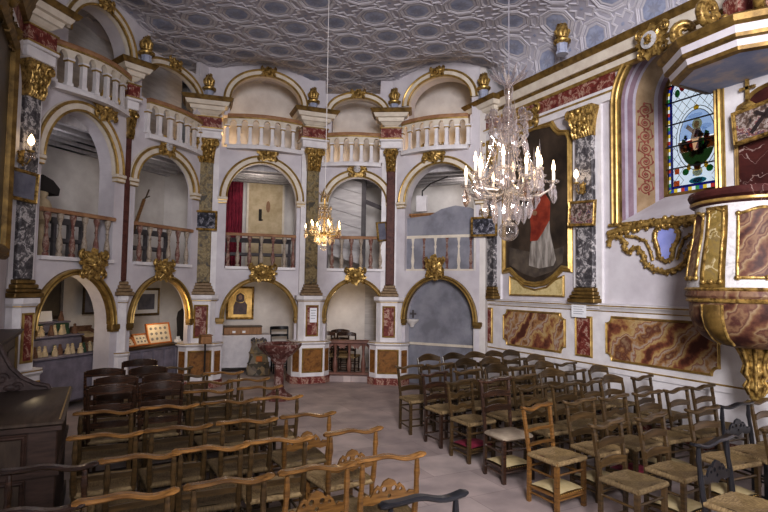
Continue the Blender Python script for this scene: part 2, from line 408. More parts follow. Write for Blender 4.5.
# right wall, pierced by the window; its frame: x along the wall towards the camera (x = -world y), y into the wall
RW = dict(loc=(XR, 0, 0), rotz=-pi / 2)
WC, WH = -4.87, .73
wout = [(WC - WH, 3.02)] + arc(WC, 4.80, WH, .78) + [(WC + WH, 3.02)]
mb = MB(); mb.plate([(-8.75, 0), (-YF, 0), (-YF, 6.9), (-8.75, 6.9)], [wout], 0, .12); mb.build('wall_right', 'plaster', **RW, kind='structure', smooth=False)
# splayed reveal, painted in bands
M['mauve'] = noisy('mauve_paint', (.20, .13, .165), (.28, .20, .23), 5, .7)
M['tan'] = noisy('tan_paint', (.27, .185, .105), (.36, .26, .16), 6, .7)
M['rinceau'] = noisy('rust_paint', (.20, .055, .04), (.29, .09, .065), 8, .7)
M['lavender'] = noisy('lavender_white_paint', (.36, .325, .38), (.45, .41, .46), 5, .7)
PH, PD = .475, .76
pout = [(WC - PH, 3.46)] + arc(WC, 4.93, PH, .50) + [(WC + PH, 3.46)]
def splay(t): return [(a[0] + (b[0] - a[0]) * t, PD * t, a[1] + (b[1] - a[1]) * t) for a, b in zip(wout, pout)]
mb = MB()
for k, (t0, t1) in enumerate([(0, .10), (.10, .16), (.16, .27), (.27, .33), (.33, .72), (.72, .80), (.80, .90), (.90, 1.0)]):
    mb.cur = [0, 1, 0, 1, 2, 1, 0, 3][k]; mb.loft([splay(t0), splay(t1)], False, closed=False)
mb.cur = 4; mb.loft([[splay(0)[0], splay(0)[-1]], [splay(1)[0], splay(1)[-1]]], False, closed=False)
rev = trim(mb, ['mauve', 'lavender', 'tan', 'golddark', 'plaster'], **RW)
mb = MB()
def on_splay(z, t, x):  # a point on the left splay
    a = Vector((WC - WH, 0, 0)); b = Vector((WC - PH, PD, 0)); q = a.lerp(b, t + x); return (q.x + .006, q.y - .002, z)
for j in range(7):
    sd = 1 if j % 2 else -1; zc = 3.56 + j * .20; tc = .525
    pts = [on_splay(zc + .088 * (1 - k / 30) * sin(a), tc, .125 * (1 - k / 30) * cos(a)) for k, a in ((k, -pi / 2 + sd * 2 * pi * 1.6 * k / 26) for k in range(27))]
    mb.tube(pts, .010, 5); mb.ball(pts[-1], .026, 8, 6)
    mb.tube([on_splay(zc - .088, tc, 0), on_splay(zc - .02, tc, -sd * .15), on_splay(zc + .10, tc, -sd * .12), on_splay(zc + .112, tc, 0)], .009, 5)
    for f in range(4):
        w = on_splay(zc + .10 * sin(f * 1.7), tc, .15 * cos(f * 1.7)); mb.ball(w, (.02, .012, .024), 7, 5)
mb.build('painted_scroll', 'rinceau', rev)

# stained glass window
wn = bpy.data.objects.new('window_1', None); COL.objects.link(wn); wn.location = RW['loc']; wn.rotation_euler = (0, 0, -pi / 2); wn['kind'] = 'structure'
G = {k: tinted_glass('glass_' + k, c) for k, c in dict(white=(.86, .90, .95), pearl=(.72, .74, .80), blue=(.04, .08, .42), yellow=(.75, .55, .06), red=(.50, .05, .04), green=(.06, .30, .12), flesh=(.80, .62, .48), brown=(.30, .16, .07), sky=(.60, .69, .84), mauve=(.50, .42, .55), orange=(.75, .28, .04), darkgreen=(.12, .20, .10), teal=(.1, .38, .42), cream=(.80, .72, .50)).items()}
M.update({'g_' + k: v for k, v in G.items()}); GY = PD - .03
def inset(d): return [(WC - PH + d, 3.46 + d)] + arc(WC, 4.93, PH - d, .50 - d) + [(WC + PH - d, 3.46 + d)]
def ell(cx, cz, rx, rz, n=28): return [(cx + rx * cos(2 * pi * k / n), cz + rz * sin(2 * pi * k / n)) for k in range(n)]
MX, MZ, MRX, MRZ = WC + .01, 4.24, .27, .42
field = inset(.105)
mb = MB(); mb.plate(field, [ell(MX, MZ, MRX, MRZ)], GY - .004, GY); mb.build('glass_field', 'g_white', wn, kind=None, smooth=False)
def ringplate(mb, a, b): mb.plate(a, [b], GY - .004, GY)
mb = MB(); ringplate(mb, inset(.075), inset(.105)); mb.build('glass_border', 'g_blue', wn, smooth=False)
# outer border of little alternating squares
def along(L, step):
    out = []; acc = 0
    for a, b in zip(L, L[1:] + L[:1]):
        d = hypot(b[0] - a[0], b[1] - a[1]); k = max(1, round(d / step))
        for j in range(k): out.append(((a[0] + (b[0] - a[0]) * j / k, a[1] + (b[1] - a[1]) * j / k), (a[0] + (b[0] - a[0]) * (j + 1) / k, a[1] + (b[1] - a[1]) * (j + 1) / k)))
    return out
o1 = along(inset(.0), .055); sh = .075
parts_ = {c: MB() for c in ('yellow', 'blue', 'green', 'white', 'red')}
cyc = ['yellow', 'blue', 'green', 'white', 'yellow', 'blue', 'red', 'white']
for k, (a, b) in enumerate(o1):
    def inn(p):
        if p[1] <= 3.461: return (min(max(p[0], WC - PH + sh), WC + PH - sh), 3.46 + sh)
        if p[1] < 4.93: return (p[0] + (sh if p[0] < WC else -sh), max(p[1], 3.46 + sh))
        l = hypot(p[0] - WC, p[1] - 4.93); return (WC + (p[0] - WC) * (l - sh) / l, 4.93 + (p[1] - 4.93) * (l - sh) / l)
    mbk = parts_[cyc[k % 8]]; q = [a, b, inn(b), inn(a)]
    mbk.add([(x, GY - .002, z) for x, z in q], [(0, 1, 2, 3)])
for c, mbk in parts_.items(): mbk.build('glass_squares', 'g_' + c, wn, smooth=False)
def gl(name, col, *polys, y=0.0):
    mb = MB()
    for p in polys: mb.plate(p, (), GY - .004 - y, GY - y)
    return mb.build(name, 'g_' + col, wn, smooth=False)
# medallion: a robed figure on a rise above a small crowd
gl('medallion_sky', 'sky', [p for p in ell(MX, MZ, MRX, MRZ) if p[1] > MZ - .02])
gl('medallion_ground', 'darkgreen', [p for p in ell(MX, MZ, MRX, MRZ) if p[1] < MZ - .18])
gl('medallion_crowd', 'brown', [(MX - .298, MZ - .02), (MX - .17, MZ - .02), (MX - .17, MZ - .18), (MX - .27, MZ - .18)], [(MX + .10, MZ - .02), (MX + .298, MZ - .02), (MX + .27, MZ - .18), (MX + .10, MZ - .18)])
gl('medallion_red', 'red', [(MX - .17, MZ - .02), (MX - .08, MZ - .02), (MX - .06, MZ - .18), (MX - .17, MZ - .18)])
gl('medallion_green', 'green', [(MX + .02, MZ - .02), (MX + .10, MZ - .02), (MX + .10, MZ - .18), (MX + .02, MZ - .18)])
grg = random.Random(9)
for cc in ('brown', 'red', 'green', 'blue', 'flesh', 'mauve', 'white', 'darkgreen'):
    pl = []
    for k in range(6):
        a = grg.uniform(0, 2 * pi); q = grg.uniform(.5, .9); x, z = MX + MRX * q * cos(a), MZ - .08 + MRZ * .5 * q * sin(a); w = grg.uniform(.02, .045)
        pl.append([(x - w, z - w), (x + w * .6, z - w * 1.3), (x + w, z + w * .5), (x - w * .3, z + w * 1.3)])
    for j, p in enumerate(pl): gl('medallion_piece', cc, p, y=.004 + .001 * j + .0008 * len(cc))
gl('medallion_cloud', 'white', ell(MX - .13, MZ + .20, .07, .035, 12), ell(MX + .13, MZ + .14, .09, .04, 12), ell(MX - .02, MZ + .33, .11, .035, 12), y=.003)
gl('figure_halo', 'cream', ell(MX + .005, MZ + .20, .075, .085, 16), y=.005)
gl('figure_robe', 'flesh', [(MX - .09, MZ - .2), (MX + .08, MZ - .2), (MX + .10, MZ - .05), (MX + .06, MZ + .13), (MX - .05, MZ + .13), (MX - .10, MZ - .05)], ell(MX + .005, MZ + .19, .04, .055, 12), [(MX - .16, MZ + .17), (MX - .05, MZ + .06), (MX - .03, MZ + .12), (MX - .13, MZ + .22)], y=.016)
gl('figure_mantle', 'mauve', [(MX - .02, MZ - .17), (MX + .09, MZ - .14), (MX + .07, MZ + .05)], y=.021)
gl('quatrefoil', 'yellow', ell(MX, MZ + MRZ + .03, .04, .04, 10), ell(MX, MZ - MRZ - .03, .045, .04, 10), y=.006)
gl('upper_tracery', 'red', ell(WC - .2, 5.08, .05, .09, 10), ell(WC + .18, 5.08, .05, .09, 10), y=.006)
gl('upper_tracery', 'green', ell(WC - .28, 4.98, .04, .06, 10), ell(WC, 5.2, .06, .07, 10), y=.006)
gl('upper_tracery', 'sky', ell(WC - .1, 5.1, .045, .07, 10), ell(WC + .08, 5.1, .05, .08, 10), y=.006)
gl('urn_motif', 'cream', ell(MX, 3.74, .075, .07, 14), y=.006); gl('urn_motif', 'brown', ell(MX, 3.83, .055, .06, 12), y=.007)
gl('urn_motif', 'sky', [(MX - .07, 3.68), (MX + .07, 3.68), (MX + .06, 3.75), (MX - .06, 3.75)], y=.01)
gl('urn_motif', 'teal', ell(MX, 3.61, .13, .045, 14), y=.006); gl('urn_motif', 'mauve', ell(MX, 3.61, .07, .03, 14), y=.011)
gl('urn_motif', 'orange', rect(WC - .36, WC - .27, 3.57, 3.65), rect(WC - .34, WC - .27, 3.75, 3.83), rect(WC + .27, WC + .36, 3.57, 3.65), y=.006)
gl('urn_motif', 'green', ell(MX - .18, 3.76, .05, .05, 10), ell(MX + .18, 3.76, .05, .05, 10), y=.006)
gl('urn_motif', 'yellow', ell(MX - .13, 3.82, .03, .05, 10), ell(MX + .13, 3.82, .03, .05, 10), y=.008)
M['lead'] = plain('lead', (.015, .015, .015), .6)
mb = MB()
for z in (3.84, 4.18, 4.52, 4.86, 5.12): 
    w = PH if z < 4.93 else PH * sqrt(max(1 - ((z - 4.93) / .50) ** 2, 0)); mb.box(WC - w, WC + w, GY - .03, GY - .008, z - .008, z + .008)
for L in (inset(.075), inset(.105), ell(MX, MZ, MRX, MRZ), ell(MX, MZ, MRX + .045, MRZ + .05)): 
    pts = [(x, GY - .012, z) for x, z in L]; mb.tube(pts + pts[:1], .005, 4)
for k in range(-5, 14):   # diamond quarries of the background
    for sg in (1, -1):
        seg = []
        for j in range(41):
            x = WC - .365 + .73 * j / 40; z = 3.56 + k * .17 + sg * (x - WC) * 1.25
            ok = 3.57 < z < 4.93 + sqrt(max(.136 - (x - WC) ** 2, 0)) and ((x - MX) / (MRX + .045)) ** 2 + ((z - MZ) / (MRZ + .05)) ** 2 > 1 and not (abs(x - MX) < .2 and z < 3.9)
            if ok: seg.append((x, GY - .01, z))
            else:
                if len(seg) > 2: mb.tube(seg, .0028, 4)
                seg = []
        if len(seg) > 2: mb.tube(seg, .0028, 4)
mb.build('lead_lines', 'lead', wn, smooth=False)
mb = MB(); mb.sweep([((x, z), nn) for (x, z), nn in [(p, n_) for p, n_ in ring_path(pout)]], [(-.015, PD), (-.015, PD - .05), (.03, PD - .06), (.05, PD - .02)], closed=True); mb.build('window_frame', 'golddark', wn)
# gilt outer moulding of the window on the wall, with a gold cartouche on its crown
mb = MB()
path = [((WC - WH - .0, 3.0), (-1, 0))] + arcpath(WC, 4.80, WH, .78, 32) + [((WC + WH, 3.0), (1, 0))]
mb.sweep(path, [(-.01, .02), (-.01, -.03), (.025, -.05), (.05, -.03), (.06, -.055), (.10, -.07), (.13, -.04), (.14, 0), (.14, .02)]); wf = trim(mb, 'golddark', **RW)
for a0, a1, dd in ((.0, .035, -.06), (.06, .10, -.085), (.115, .135, -.05)):
    mb = MB(); mb.sweep(path, [(a0, 0), (a0, dd), ((a0 + a1) / 2, dd - .015), (a1, dd), (a1, 0)]); mb.build('gilt_bead', 'goldline', wf)

# ------------------------------------------------------------------ dado, mouldings, panels of the right wall
mb = MB(); mb.box(-8.75, -YF, -.06, .02, 0, 1.70); trim(mb, 'white', **RW, smooth=False)
mb = MB(); mb.loft([[(x, y, z) for y, z in [(0, 1.68), (-.07, 1.68), (-.08, 1.71), (-.11, 1.735), (-.11, 1.775), (-.05, 1.79), (0, 1.79)]] for x in (-8.75, -YF)]); trim(mb, 'white', **RW)
for z, y in ((1.745, -.113), (1.665, -.065), (.835, -.088), (.775, -.08)):
    mb = MB(); mb.box(-8.75, -YF, y, 0, z, z + .018); trim(mb, 'goldline', **RW, smooth=False)
mb = MB(); mb.box(-8.75, -YF, -.085, 0, .76, .84); trim(mb, 'white', **RW, smooth=False)
mb = MB(); mb.box(-8.75, -YF, -.10, 0, 0, .16); trim(mb, 'redmarble', **RW, smooth=False)
def wall_panel(x0, x1, z0, z1, m, notch=0.0, y=-.06, fr=.035):
    out = notched(x0, x1, z0, z1, notch) if notch else rect(x0, x1, z0, z1)
    mb = MB(); mb.plate(out, (), y - .012, y + .02); p = trim(mb, m, **RW, smooth=False)
    mb = MB(); frame_mesh(mb, out, [(a - fr * .5, yy + y) for a, yy in mold(fr, .03)]); mb.build('panel_molding', 'goldline', p)
wall_panel(-8.2, -6.66, .95, 1.59, 'ochremarble', .10)
wall_panel(-5.82, -4.13, .95, 1.59, 'ochremarble', .10)
wall_panel(-3.75, -2.1, .95, 1.59, 'ochremarble', .10)
wall_panel(-8.71, -8.55, .94, 1.60, 'redmarble')
wall_panel(-6.42, -6.11, .95, 1.56, 'redmarble')
# entablature of the right wall
def strip(prof, m, x0=-8.62, x1=-YF, **kw):
    mb = MB(); mb.loft([[(x, y, z) for y, z in prof] for x in (x0, x1)]); trim(mb, m, **RW, **kw)
for xa, xb in ((-8.62, WC - .80), (WC + .80, -YF)):
    strip([(0, 4.93), (-.06, 4.93), (-.06, 5.05), (-.08, 5.06), (-.08, 5.12), (0, 5.12)], 'white', xa, xb)
    strip([(0, 5.045), (-.085, 5.045), (-.085, 5.07), (0, 5.07)], 'goldline', xa, xb)
    strip([(0, 5.12), (-.05, 5.12), (-.05, 5.35), (0, 5.35)], 'redmarble', xa, xb, smooth=False)
strip([(0, 5.35), (-.07, 5.35), (-.10, 5.39), (0, 5.39)], 'goldline')
strip([(0, 5.39), (-.10, 5.39), (-.13, 5.47), (0, 5.47)], 'cream')
strip([(0, 5.47), (-.14, 5.47), (-.16, 5.52), (0, 5.52)], 'golddark')
strip([(0, 5.52), (-.19, 5.52), (-.20, 5.61), (-.23, 5.66), (0, 5.66)], 'cream')
strip([(0, 5.66), (-.23, 5.66), (-.27, 5.72), (-.27, 5.77), (0, 5.77)], 'golddark')
# the same along the left wall, out at the edge of the picture
for prof, m in (([(0, 4.93), (.06, 4.93), (.06, 5.12), (0, 5.12)], 'white'), ([(0, 5.12), (.05, 5.12), (.05, 5.35), (0, 5.35)], 'redmarble'), ([(0, 5.35), (.10, 5.39), (.2, 5.6), (.27, 5.72), (.27, 5.77), (0, 5.77)], 'golddark')):
    mb = MB(); mb.loft([[(x, y, z) for x, z in prof] for y in (YF, 8.3)]); trim(mb, m, loc=(XL, 0, 0))

# ------------------------------------------------------------------ the five bays of the rear tribune
#        lower (c, r, rise)   middle (c, r, rise)   top (c, r, spring, rise)   rail tops
BAYS = [dict(lo=(.86, .68, .80), mi=(.85, .665, .84), to=(1.12, .60, 5.76, .62), rail=5.5, name='left'),
        dict(lo=(.745, .70, .76), mi=(.745, .70, .60), to=(.80, .70, 5.66, .34), rail=5.27, name='rear_left'),
        dict(lo=(1.145, .72, .76), mi=(1.145, .72, .78), to=(1.18, .74, 5.83, .57), rail=5.5, name='rear'),
        dict(lo=(.98, .63, .78), mi=(.98, .63, .58), to=(.96, .56, 5.74, .32), rail=5.27, name='rear_right'),
        dict(lo=(1.10, .74, .85), mi=(1.10, .77, .78), to=(1.08, .69, 5.84, .53), rail=5.5, name='right')]
LS, MS = 1.33, 3.77
for i, b in enumerate(BAYS):
    loc, rz, L = bayframe(i); fr = dict(loc=loc, rotz=rz)
    c, r, h = b['lo']; door = [(c + r, 0), (c + r, LS)] + arc(c, LS, r, h, 0, pi)[1:-1] + [(c - r, LS), (c - r, 0)]
    zt_ = 6.16 if i in (1, 3) else 6.9
    out = [(0, 0)] + door[::-1] + [(L, 0), (L, 6.9), (L - .24, 6.9), (L - .26, zt_), (.26, zt_), (.24, 6.9), (0, 6.9)] if i in (1, 3) else [(0, 0)] + door[::-1] + [(L, 0), (L, 6.9), (0, 6.9)]
    c2, r2, h2 = b['mi']; mid = [(c2 - r2, 2.34), (c2 + r2, 2.34)] + arc(c2, MS, r2, h2, 0, pi)
    c3, r3, s3, h3 = b['to']; zb = b['rail'] - .68; w3 = (.40 if i in (0, 2, 4) else .36)
    top = [(w3 - .1 if i != 0 else .2, zb), (L - .2, zb), (L - .2, b['rail'] - .02), (c3 + r3, b['rail'])] + arc(c3, s3, r3, h3, 0, pi) + [(c3 - r3, b['rail']), (w3 - .1 if i != 0 else .2, b['rail'] - .02)]
    mb = MB(); mb.plate(out, [mid, top], 0, [.32, .10, .22, .22, .32][i]); mb.build('wall_' + b['name'], 'plaster', **fr, kind='structure', smooth=False)
    # archivolts
    def archi(c, s, r, h, w, gold=False):
        r, h = r - .014, h - .014
        path = [((c - r, s - .0), (-1, 0))] + arcpath(c, s, r, h, 30)[1:-1] + [((c + r, s), (1, 0))]
        mb = MB(); mb.sweep(path, [(0, .06), (0, -.03), (.015, -.055), (w - .02, -.055), (w, -.03), (w, .01)])
        t = trim(mb, 'golddark' if gold else 'cream', **fr)
        for a0, a1, d in ((.0, .035, -.065), (w - .05, w - .01, -.07)) if not gold else ((.0, .03, -.07), (w - .034, w - .002, -.082)):
            mb = MB(); mb.sweep(path, [(a0, -.02), (a0, d), ((a0 + a1) / 2, d - .012), (a1, d), (a1, -.02)]); mb.build('fillet', 'goldline', t)
        return t
    t = archi(c, LS, r, h, .088, True)
    for sx in (-1, 1):
        mb = MB(); mb.box(c + sx * (r + .065) - .09, c + sx * (r + .065) + .09, -.07, .05, LS - .09, LS, .01); mb.box(c + sx * (r + .065) - .07, c + sx * (r + .065) + .07, -.055, .05, LS - .12, LS - .09); mb.build('impost', 'golddark', t)
    t = archi(c2, MS, r2, h2, .17)
    for sx in (-1, 1):
        mb = MB(); x = c2 + sx * (r2 + .08); mb.box(x - .10, x + .10, -.08, .05, MS - .04, MS + .02, .01); mb.box(x - .085, x + .085, -.065, .05, MS - .10, MS - .055); mb.build('impost', 'cream', t)
        mb = MB(); mb.box(x - .092, x + .092, -.072, .05, MS - .055, MS - .04); mb.box(x - .08, x + .08, -.06, .05, MS - .115, MS - .10); mb.build('fillet', 'goldline', t)
    archi(c3, s3, r3, h3, .16)

# gallery floors, back walls, beams behind the arches
for i, b in enumerate(BAYS):
    fl = [(W[j][0] + (BK[j][0] - W[j][0]) * .1, W[j][1] + (BK[j][1] - W[j][1]) * .1) for j in (i, i + 1)]
    q = [fl[0], fl[1], BK[i + 1], BK[i]]
    for nm, z0, z1, m in (('floor_gallery_lower', 2.2, 2.33, 'planks'), ('floor_gallery_upper', 4.62, 4.70, 'planks'), ('ceiling_gallery', 6.72, 6.8, 'planks')):
        mb = MB(); mb.loft([[(x + (0), y, z) for x, y in q] for z in (z0, z1)]); mb.build(nm, m, kind='structure', smooth=False)
    a, c = BK[i], BK[i + 1]; L = hypot(c[0] - a[0], c[1] - a[1]); rz = atan2(c[1] - a[1], c[0] - a[0])
    mb = MB(); mb.box(-.05, L + .05, 0, .2, 0, 6.8); mb.build('wall_gallery_' + b['name'], 'graywall', loc=(a[0], a[1], 0), rotz=rz, kind='structure', smooth=False)
    # boarded soffit with beams over the middle gallery
    for k in range(5):
        y = .35 + k * .34; mb = MB(); mb.box(-.3 + .0, bayframe(i)[2] + .3 + .12 * k * (1 if i in (1, 2, 3) else .6), y - .05, y + .05, 4.44, 4.62)
        trim(mb, 'beam', loc=bayframe(i)[0], rotz=bayframe(i)[1], smooth=False)
    if 1:
        (ox, oy, _), r0, L0 = bayframe(i); mb = MB(); mb.box(-.35 if i > 1 else 0, L0 + .35, 1.0, 1.08, 4.70, 6.75); mb.build('wall_upper_' + b['name'], 'graywall' if i > 1 else 'planks', None, (ox, oy, 0), r0, kind='structure', smooth=False)
    for k in range(8):   # upper back boards
        mb = MB(); w = L / 8; mb.box(k * w + .012, (k + 1) * w - .012, -.03, .02, 4.7, 6.75); trim(mb, 'planks', loc=(a[0], a[1], 0), rotz=rz, smooth=False)
for i in range(6):   # cross walls behind the piers
    a = Vector(W[i]); c = Vector(BK[i]); d = (c - a).normalized(); nrm = Vector((-d.y, d.x)) * [.12, .05, .07, .12, .14, .12][i]
    l = .5 if 0 < i < 5 else (c - a).length
    s = a + d * .02; e = a + d * l
    mb = MB(); mb.loft([[(p.x, p.y, z) for p in (s - nrm, s + nrm, e + nrm, e - nrm)] for z in (0, 6.75)]); mb.build('wall_pier_back' if 0 < i < 5 else 'wall_gallery_end', 'graywall', kind='structure', smooth=False)

# ------------------------------------------------------------------ coffered ceiling
BLEND0, BLEND1 = 7.75, 8.7
def sst(x): x = min(max(x, 0), 1); return x * x * (3 - 2 * x)
CX0, CXR, CZR = 5.45, 1.26, .72
ARCN = 200; _tab = [(0, 0)]
for k in range(1, ARCN + 1):
    a = pi / 2 * k / ARCN; a0 = pi / 2 * (k - 1) / ARCN
    _tab.append((a, _tab[-1][1] + hypot(CXR * (sin(a) ** .72 - sin(a0) ** .72), CZR * (max(cos(a), 0) ** .72 - max(cos(a0), 0) ** .72))))
ARCL = _tab[-1][1]
def cove(s):   # arc length past the springing -> (x offset, drop)
    s = min(max(s, 0), ARCL); k = 0
    lo_, hi_ = 0, ARCN
    while hi_ - lo_ > 1:
        m_ = (lo_ + hi_) // 2
        if _tab[m_][1] <= s: lo_ = m_
        else: hi_ = m_
    f = (s - _tab[lo_][1]) / max(_tab[hi_][1] - _tab[lo_][1], 1e-9); a = _tab[lo_][0] + f * (_tab[hi_][0] - _tab[lo_][0])
    return CXR * sin(max(a, 0)) ** .72, CZR * (1 - max(cos(a), 0) ** .72)
def edge_bump(x, y):
    out = 0.0
    for i in range(5):
        (ox, oy, _), r, L = bayframe(i); u = (x - ox) * cos(r) + (y - oy) * sin(r); v = -(x - ox) * sin(r) + (y - oy) * cos(r)
        if -.1 < u < L + .1 and v > -1.0:
            c = [1.1, .75, 1.18, .96, 1.05][i]; hgt = [.17, 0, .17, 0, .20][i]; wd = [.9, .8, .95, .75, .9][i]
            e = max(0, 1 - ((u - c) / wd) ** 2) * hgt
            out += e * sst(1 + v / 1.0)
    return out
def ceil_pt(s, y, d=0.0):
    """s: unrolled distance across the vault from x = CX0 side; returns point, d below the surface"""
    axis = (XR + XL) / 2; sg = 1
    if s > CX0: dx, dz = cove(s - CX0); x = CX0 + dx; 
    elif s < 2 * axis - CX0: dx, dz = cove(2 * axis - CX0 - s); x = 2 * axis - CX0 - dx; sg = -1
    else: x, dz = s, 0.0; dx = 0
    bl = 1 - sst((y - BLEND0) / (BLEND1 - BLEND0))
    ca = min(dz / CZR, 1) * bl
    z = 6.46 - dz * bl + edge_bump(x, y)
    tx = sg * (-sin(ca * pi / 2)) * .8; return (x + tx * d, y, z - d * max(cos(ca * pi / 2), .3))
S0, S1 = XL + .0 - .25, CX0 + ARCL
def inside(x, y):   # inside the apse outline (with a little margin)
    if y < 8.4: return True
    for i in range(5):
        (ox, oy, _), r, L = bayframe(i); v = -(x - ox) * sin(r) + (y - oy) * cos(r)
        if v > .85: return False
    return True
mb = MB(); ys = [YF + (12.4 - YF) * k / 116 for k in range(117)]; ss = [S0 + (S1 - S0) * k / 90 for k in range(91)]
idx = {}
for j, y in enumerate(ys):
    for k, s in enumerate(ss): idx[j, k] = len(mb.v); mb.v.append(ceil_pt(s, y))
for j in range(len(ys) - 1):
    for k in range(len(ss) - 1):
        q = [idx[j, k], idx[j, k + 1], idx[j + 1, k + 1], idx[j + 1, k]]
        if any(inside(mb.v[t][0], mb.v[t][1] - .25) for t in q): mb.face(q)
ceil = mb.build('ceiling', 'ceilblue', kind='structure', angle=60)
# coffer mouldings: octagons on a square lattice turned by 45 degrees, long hexagons between, crosses in the gaps
CS = .722; LX, LY = 2.345, 9.42
def lat(a, b):
    s = CS / sqrt(2); return (LX + (a + b) * s, LY + (b - a) * s)
def ridge(mb, pts, w, h):
    """raised moulding along a closed lattice polyline"""
    rp = ring_path(pts); prof = [(-w, 0.004), (-w * .6, h * .8), (-w * .1, h * .45), (w * .35, h), (w, h * .9), (w * 1.15, -.004)]
    rings = []
    for p, nn in rp + rp[:1]:
        row = []
        for a, d in prof:
            x, y = lat(p[0] + nn[0] * a, p[1] + nn[1] * a); row.append(ceil_pt(x, y, d))
        rings.append(row)
    mb.loft(rings, False, closed=False)
OCT = lambda a, b, r: [(a + r / cos(pi / 8) * cos(pi / 8 + k * pi / 4), b + r / cos(pi / 8) * sin(pi / 8 + k * pi / 4)) for k in range(8)]
HEX = lambda a, b, hw, hh, sw: [(a + (x if not sw else y), b + (y if not sw else x)) for x, y in ((-hw, -hh * .55), (0, -hh), (hw, -hh * .55), (hw, hh * .55), (0, hh), (-hw, hh * .55))]
def CROSS(a, b, e, w):
    pts = [(w, e), (w, w * 1.15), (e, w), (e, -w), (w * 1.15, -w), (w, -e), (-w, -e), (-w, -w * 1.15), (-e, -w), (-e, w), (-w * 1.15, w), (-w, e)]
    return [(a + x, b + y) for x, y in pts]
mr, mp, mc = MB(), MB(), MB()
def okp(pts):
    q = [lat(*p) for p in pts]
    if any(y < YF + .1 or x < S0 + .05 for x, y in q): return False
    return sum(inside(*p) for p in q) > len(q) * .6 and sum(x < S1 for x, y in q) > len(q) * .2
def panel(mb, pts, d):
    rows = [ceil_pt(*lat(*p), d) for p in pts]; cx = sum(p[0] for p in pts) / len(pts); cy = sum(p[1] for p in pts) / len(pts)
    o = len(mb.v); mb.v += rows + [ceil_pt(*lat(cx, cy), d)]
    for k in range(len(pts)): mb.face((o + k, o + (k + 1) % len(pts), o + len(pts)))
for a in range(-12, 14):
    for b in range(-14, 14):
        x, y = lat(a, b)
        if not (S0 - .5 < x < S1 + .5 and 1.5 < y < 13): continue
        p = OCT(a, b, .352)
        if okp(p):
            ridge(mr, p, .038, .018); panel(mp, OCT(a, b, .235), .008); ridge(mr, OCT(a, b, .262), .020, .009)
            star = [(a + rr * cos(t), b + rr * sin(t)) for rr, t in (((.17 if k % 2 == 0 else .08), k * pi / 8) for k in range(16))]
            panel(mc, star, .014)
        for (da, db, sw) in ((.5, 0, False), (0, .5, True)):
            p = HEX(a + da, b + db, .066, .215, sw)
            if okp(p): ridge(mr, p, .024, .016)
        p = CROSS(a + .5, b + .5, .25, .095)
        if okp(p): ridge(mr, p, .024, .016); panel(mp, [(a + .5 + q * .05, b + .5 + w * .05) for q, w in ((1, 0), (0, 1), (-1, 0), (0, -1))], .01)
mr.build('coffer_molding', 'ceilmold', ceil, angle=30); mp.build('coffer_panel', 'ceilpanel', ceil, smooth=False)
M['ceilstar'] = noisy('coffer_flower', (.24, .26, .34), (.33, .34, .41), 7, .8, world=True)
mc.build('coffer_flower', 'ceilstar', ceil, smooth=False)
# ================================================================== pilasters, balustrades, cartouches, urns
PSC = [1.0]
def canted(hw, c, y0, y1):
    hw, c, y0 = hw * PSC[0], c * PSC[0], y0 * (.4 + .6 * PSC[0]); return [(-hw - c, y1), (-hw - c, y0 + c), (-hw, y0), (hw, y0), (hw + c, y0 + c), (hw + c, y1)]
def prism(mb, hw, c, y0, y1, z0, z1, grow=0.0):
    return mb.loft([[(x, y, z) for x, y in canted(hw + g * .4, c + g * .6, y0 - g, y1)] for z, g in ((z0, 0), (z1, grow))])
def capital(mb, hw, z0, z1, y0, y1, seed=0):
    h = z1 - z0; n = 28; rings = []
    for k in range(13):
        t = k / 12; leaf = .5 + .5 * abs(sin(t * pi * 2.4)); w = hw * (1 + .42 * t ** 2.2) ; row = []
        for j in range(n + 1):
            u = -1 + 2 * j / n; rip = .028 * abs(sin(u * pi * 3.5)) * leaf + .03 * t * abs(u) ** 3
            row.append((w * u, y0 - .05 * t - rip - .035 * leaf * (1 - t * .4), z0 + h * .9 * t))
        row += [(w, y1, z0 + h * .9 * t), (-w, y1, z0 + h * .9 * t)]
        rings.append(row)
    mb.loft(rings)
    for sx in (-1, 1):
        mb.tube(spiral(sx * hw * 1.12, z1 - h * .20, hw * .34, 1.5, a0=pi / 2, sgn=-sx, y=y0 - .10), [.034 - .012 * k / 22 for k in range(23)], 6)
        for q in (.28, .55):
            mb.ball((sx * hw * .52, y0 - .085, z0 + h * q), (hw * .22, .035, h * .12), 10, 6)
    for q in (.2, .45): mb.ball((0, y0 - .09, z0 + h * q), (hw * .22, .04, h * .13), 10, 6)
    mb.ball((0, y0 - .12, z1 - h * .14), (hw * .22, .04, h * .1), 10, 6)
    mb.box(-hw * 1.4, hw * 1.4, y0 - .10, y1, z1 - h * .1, z1, .012)
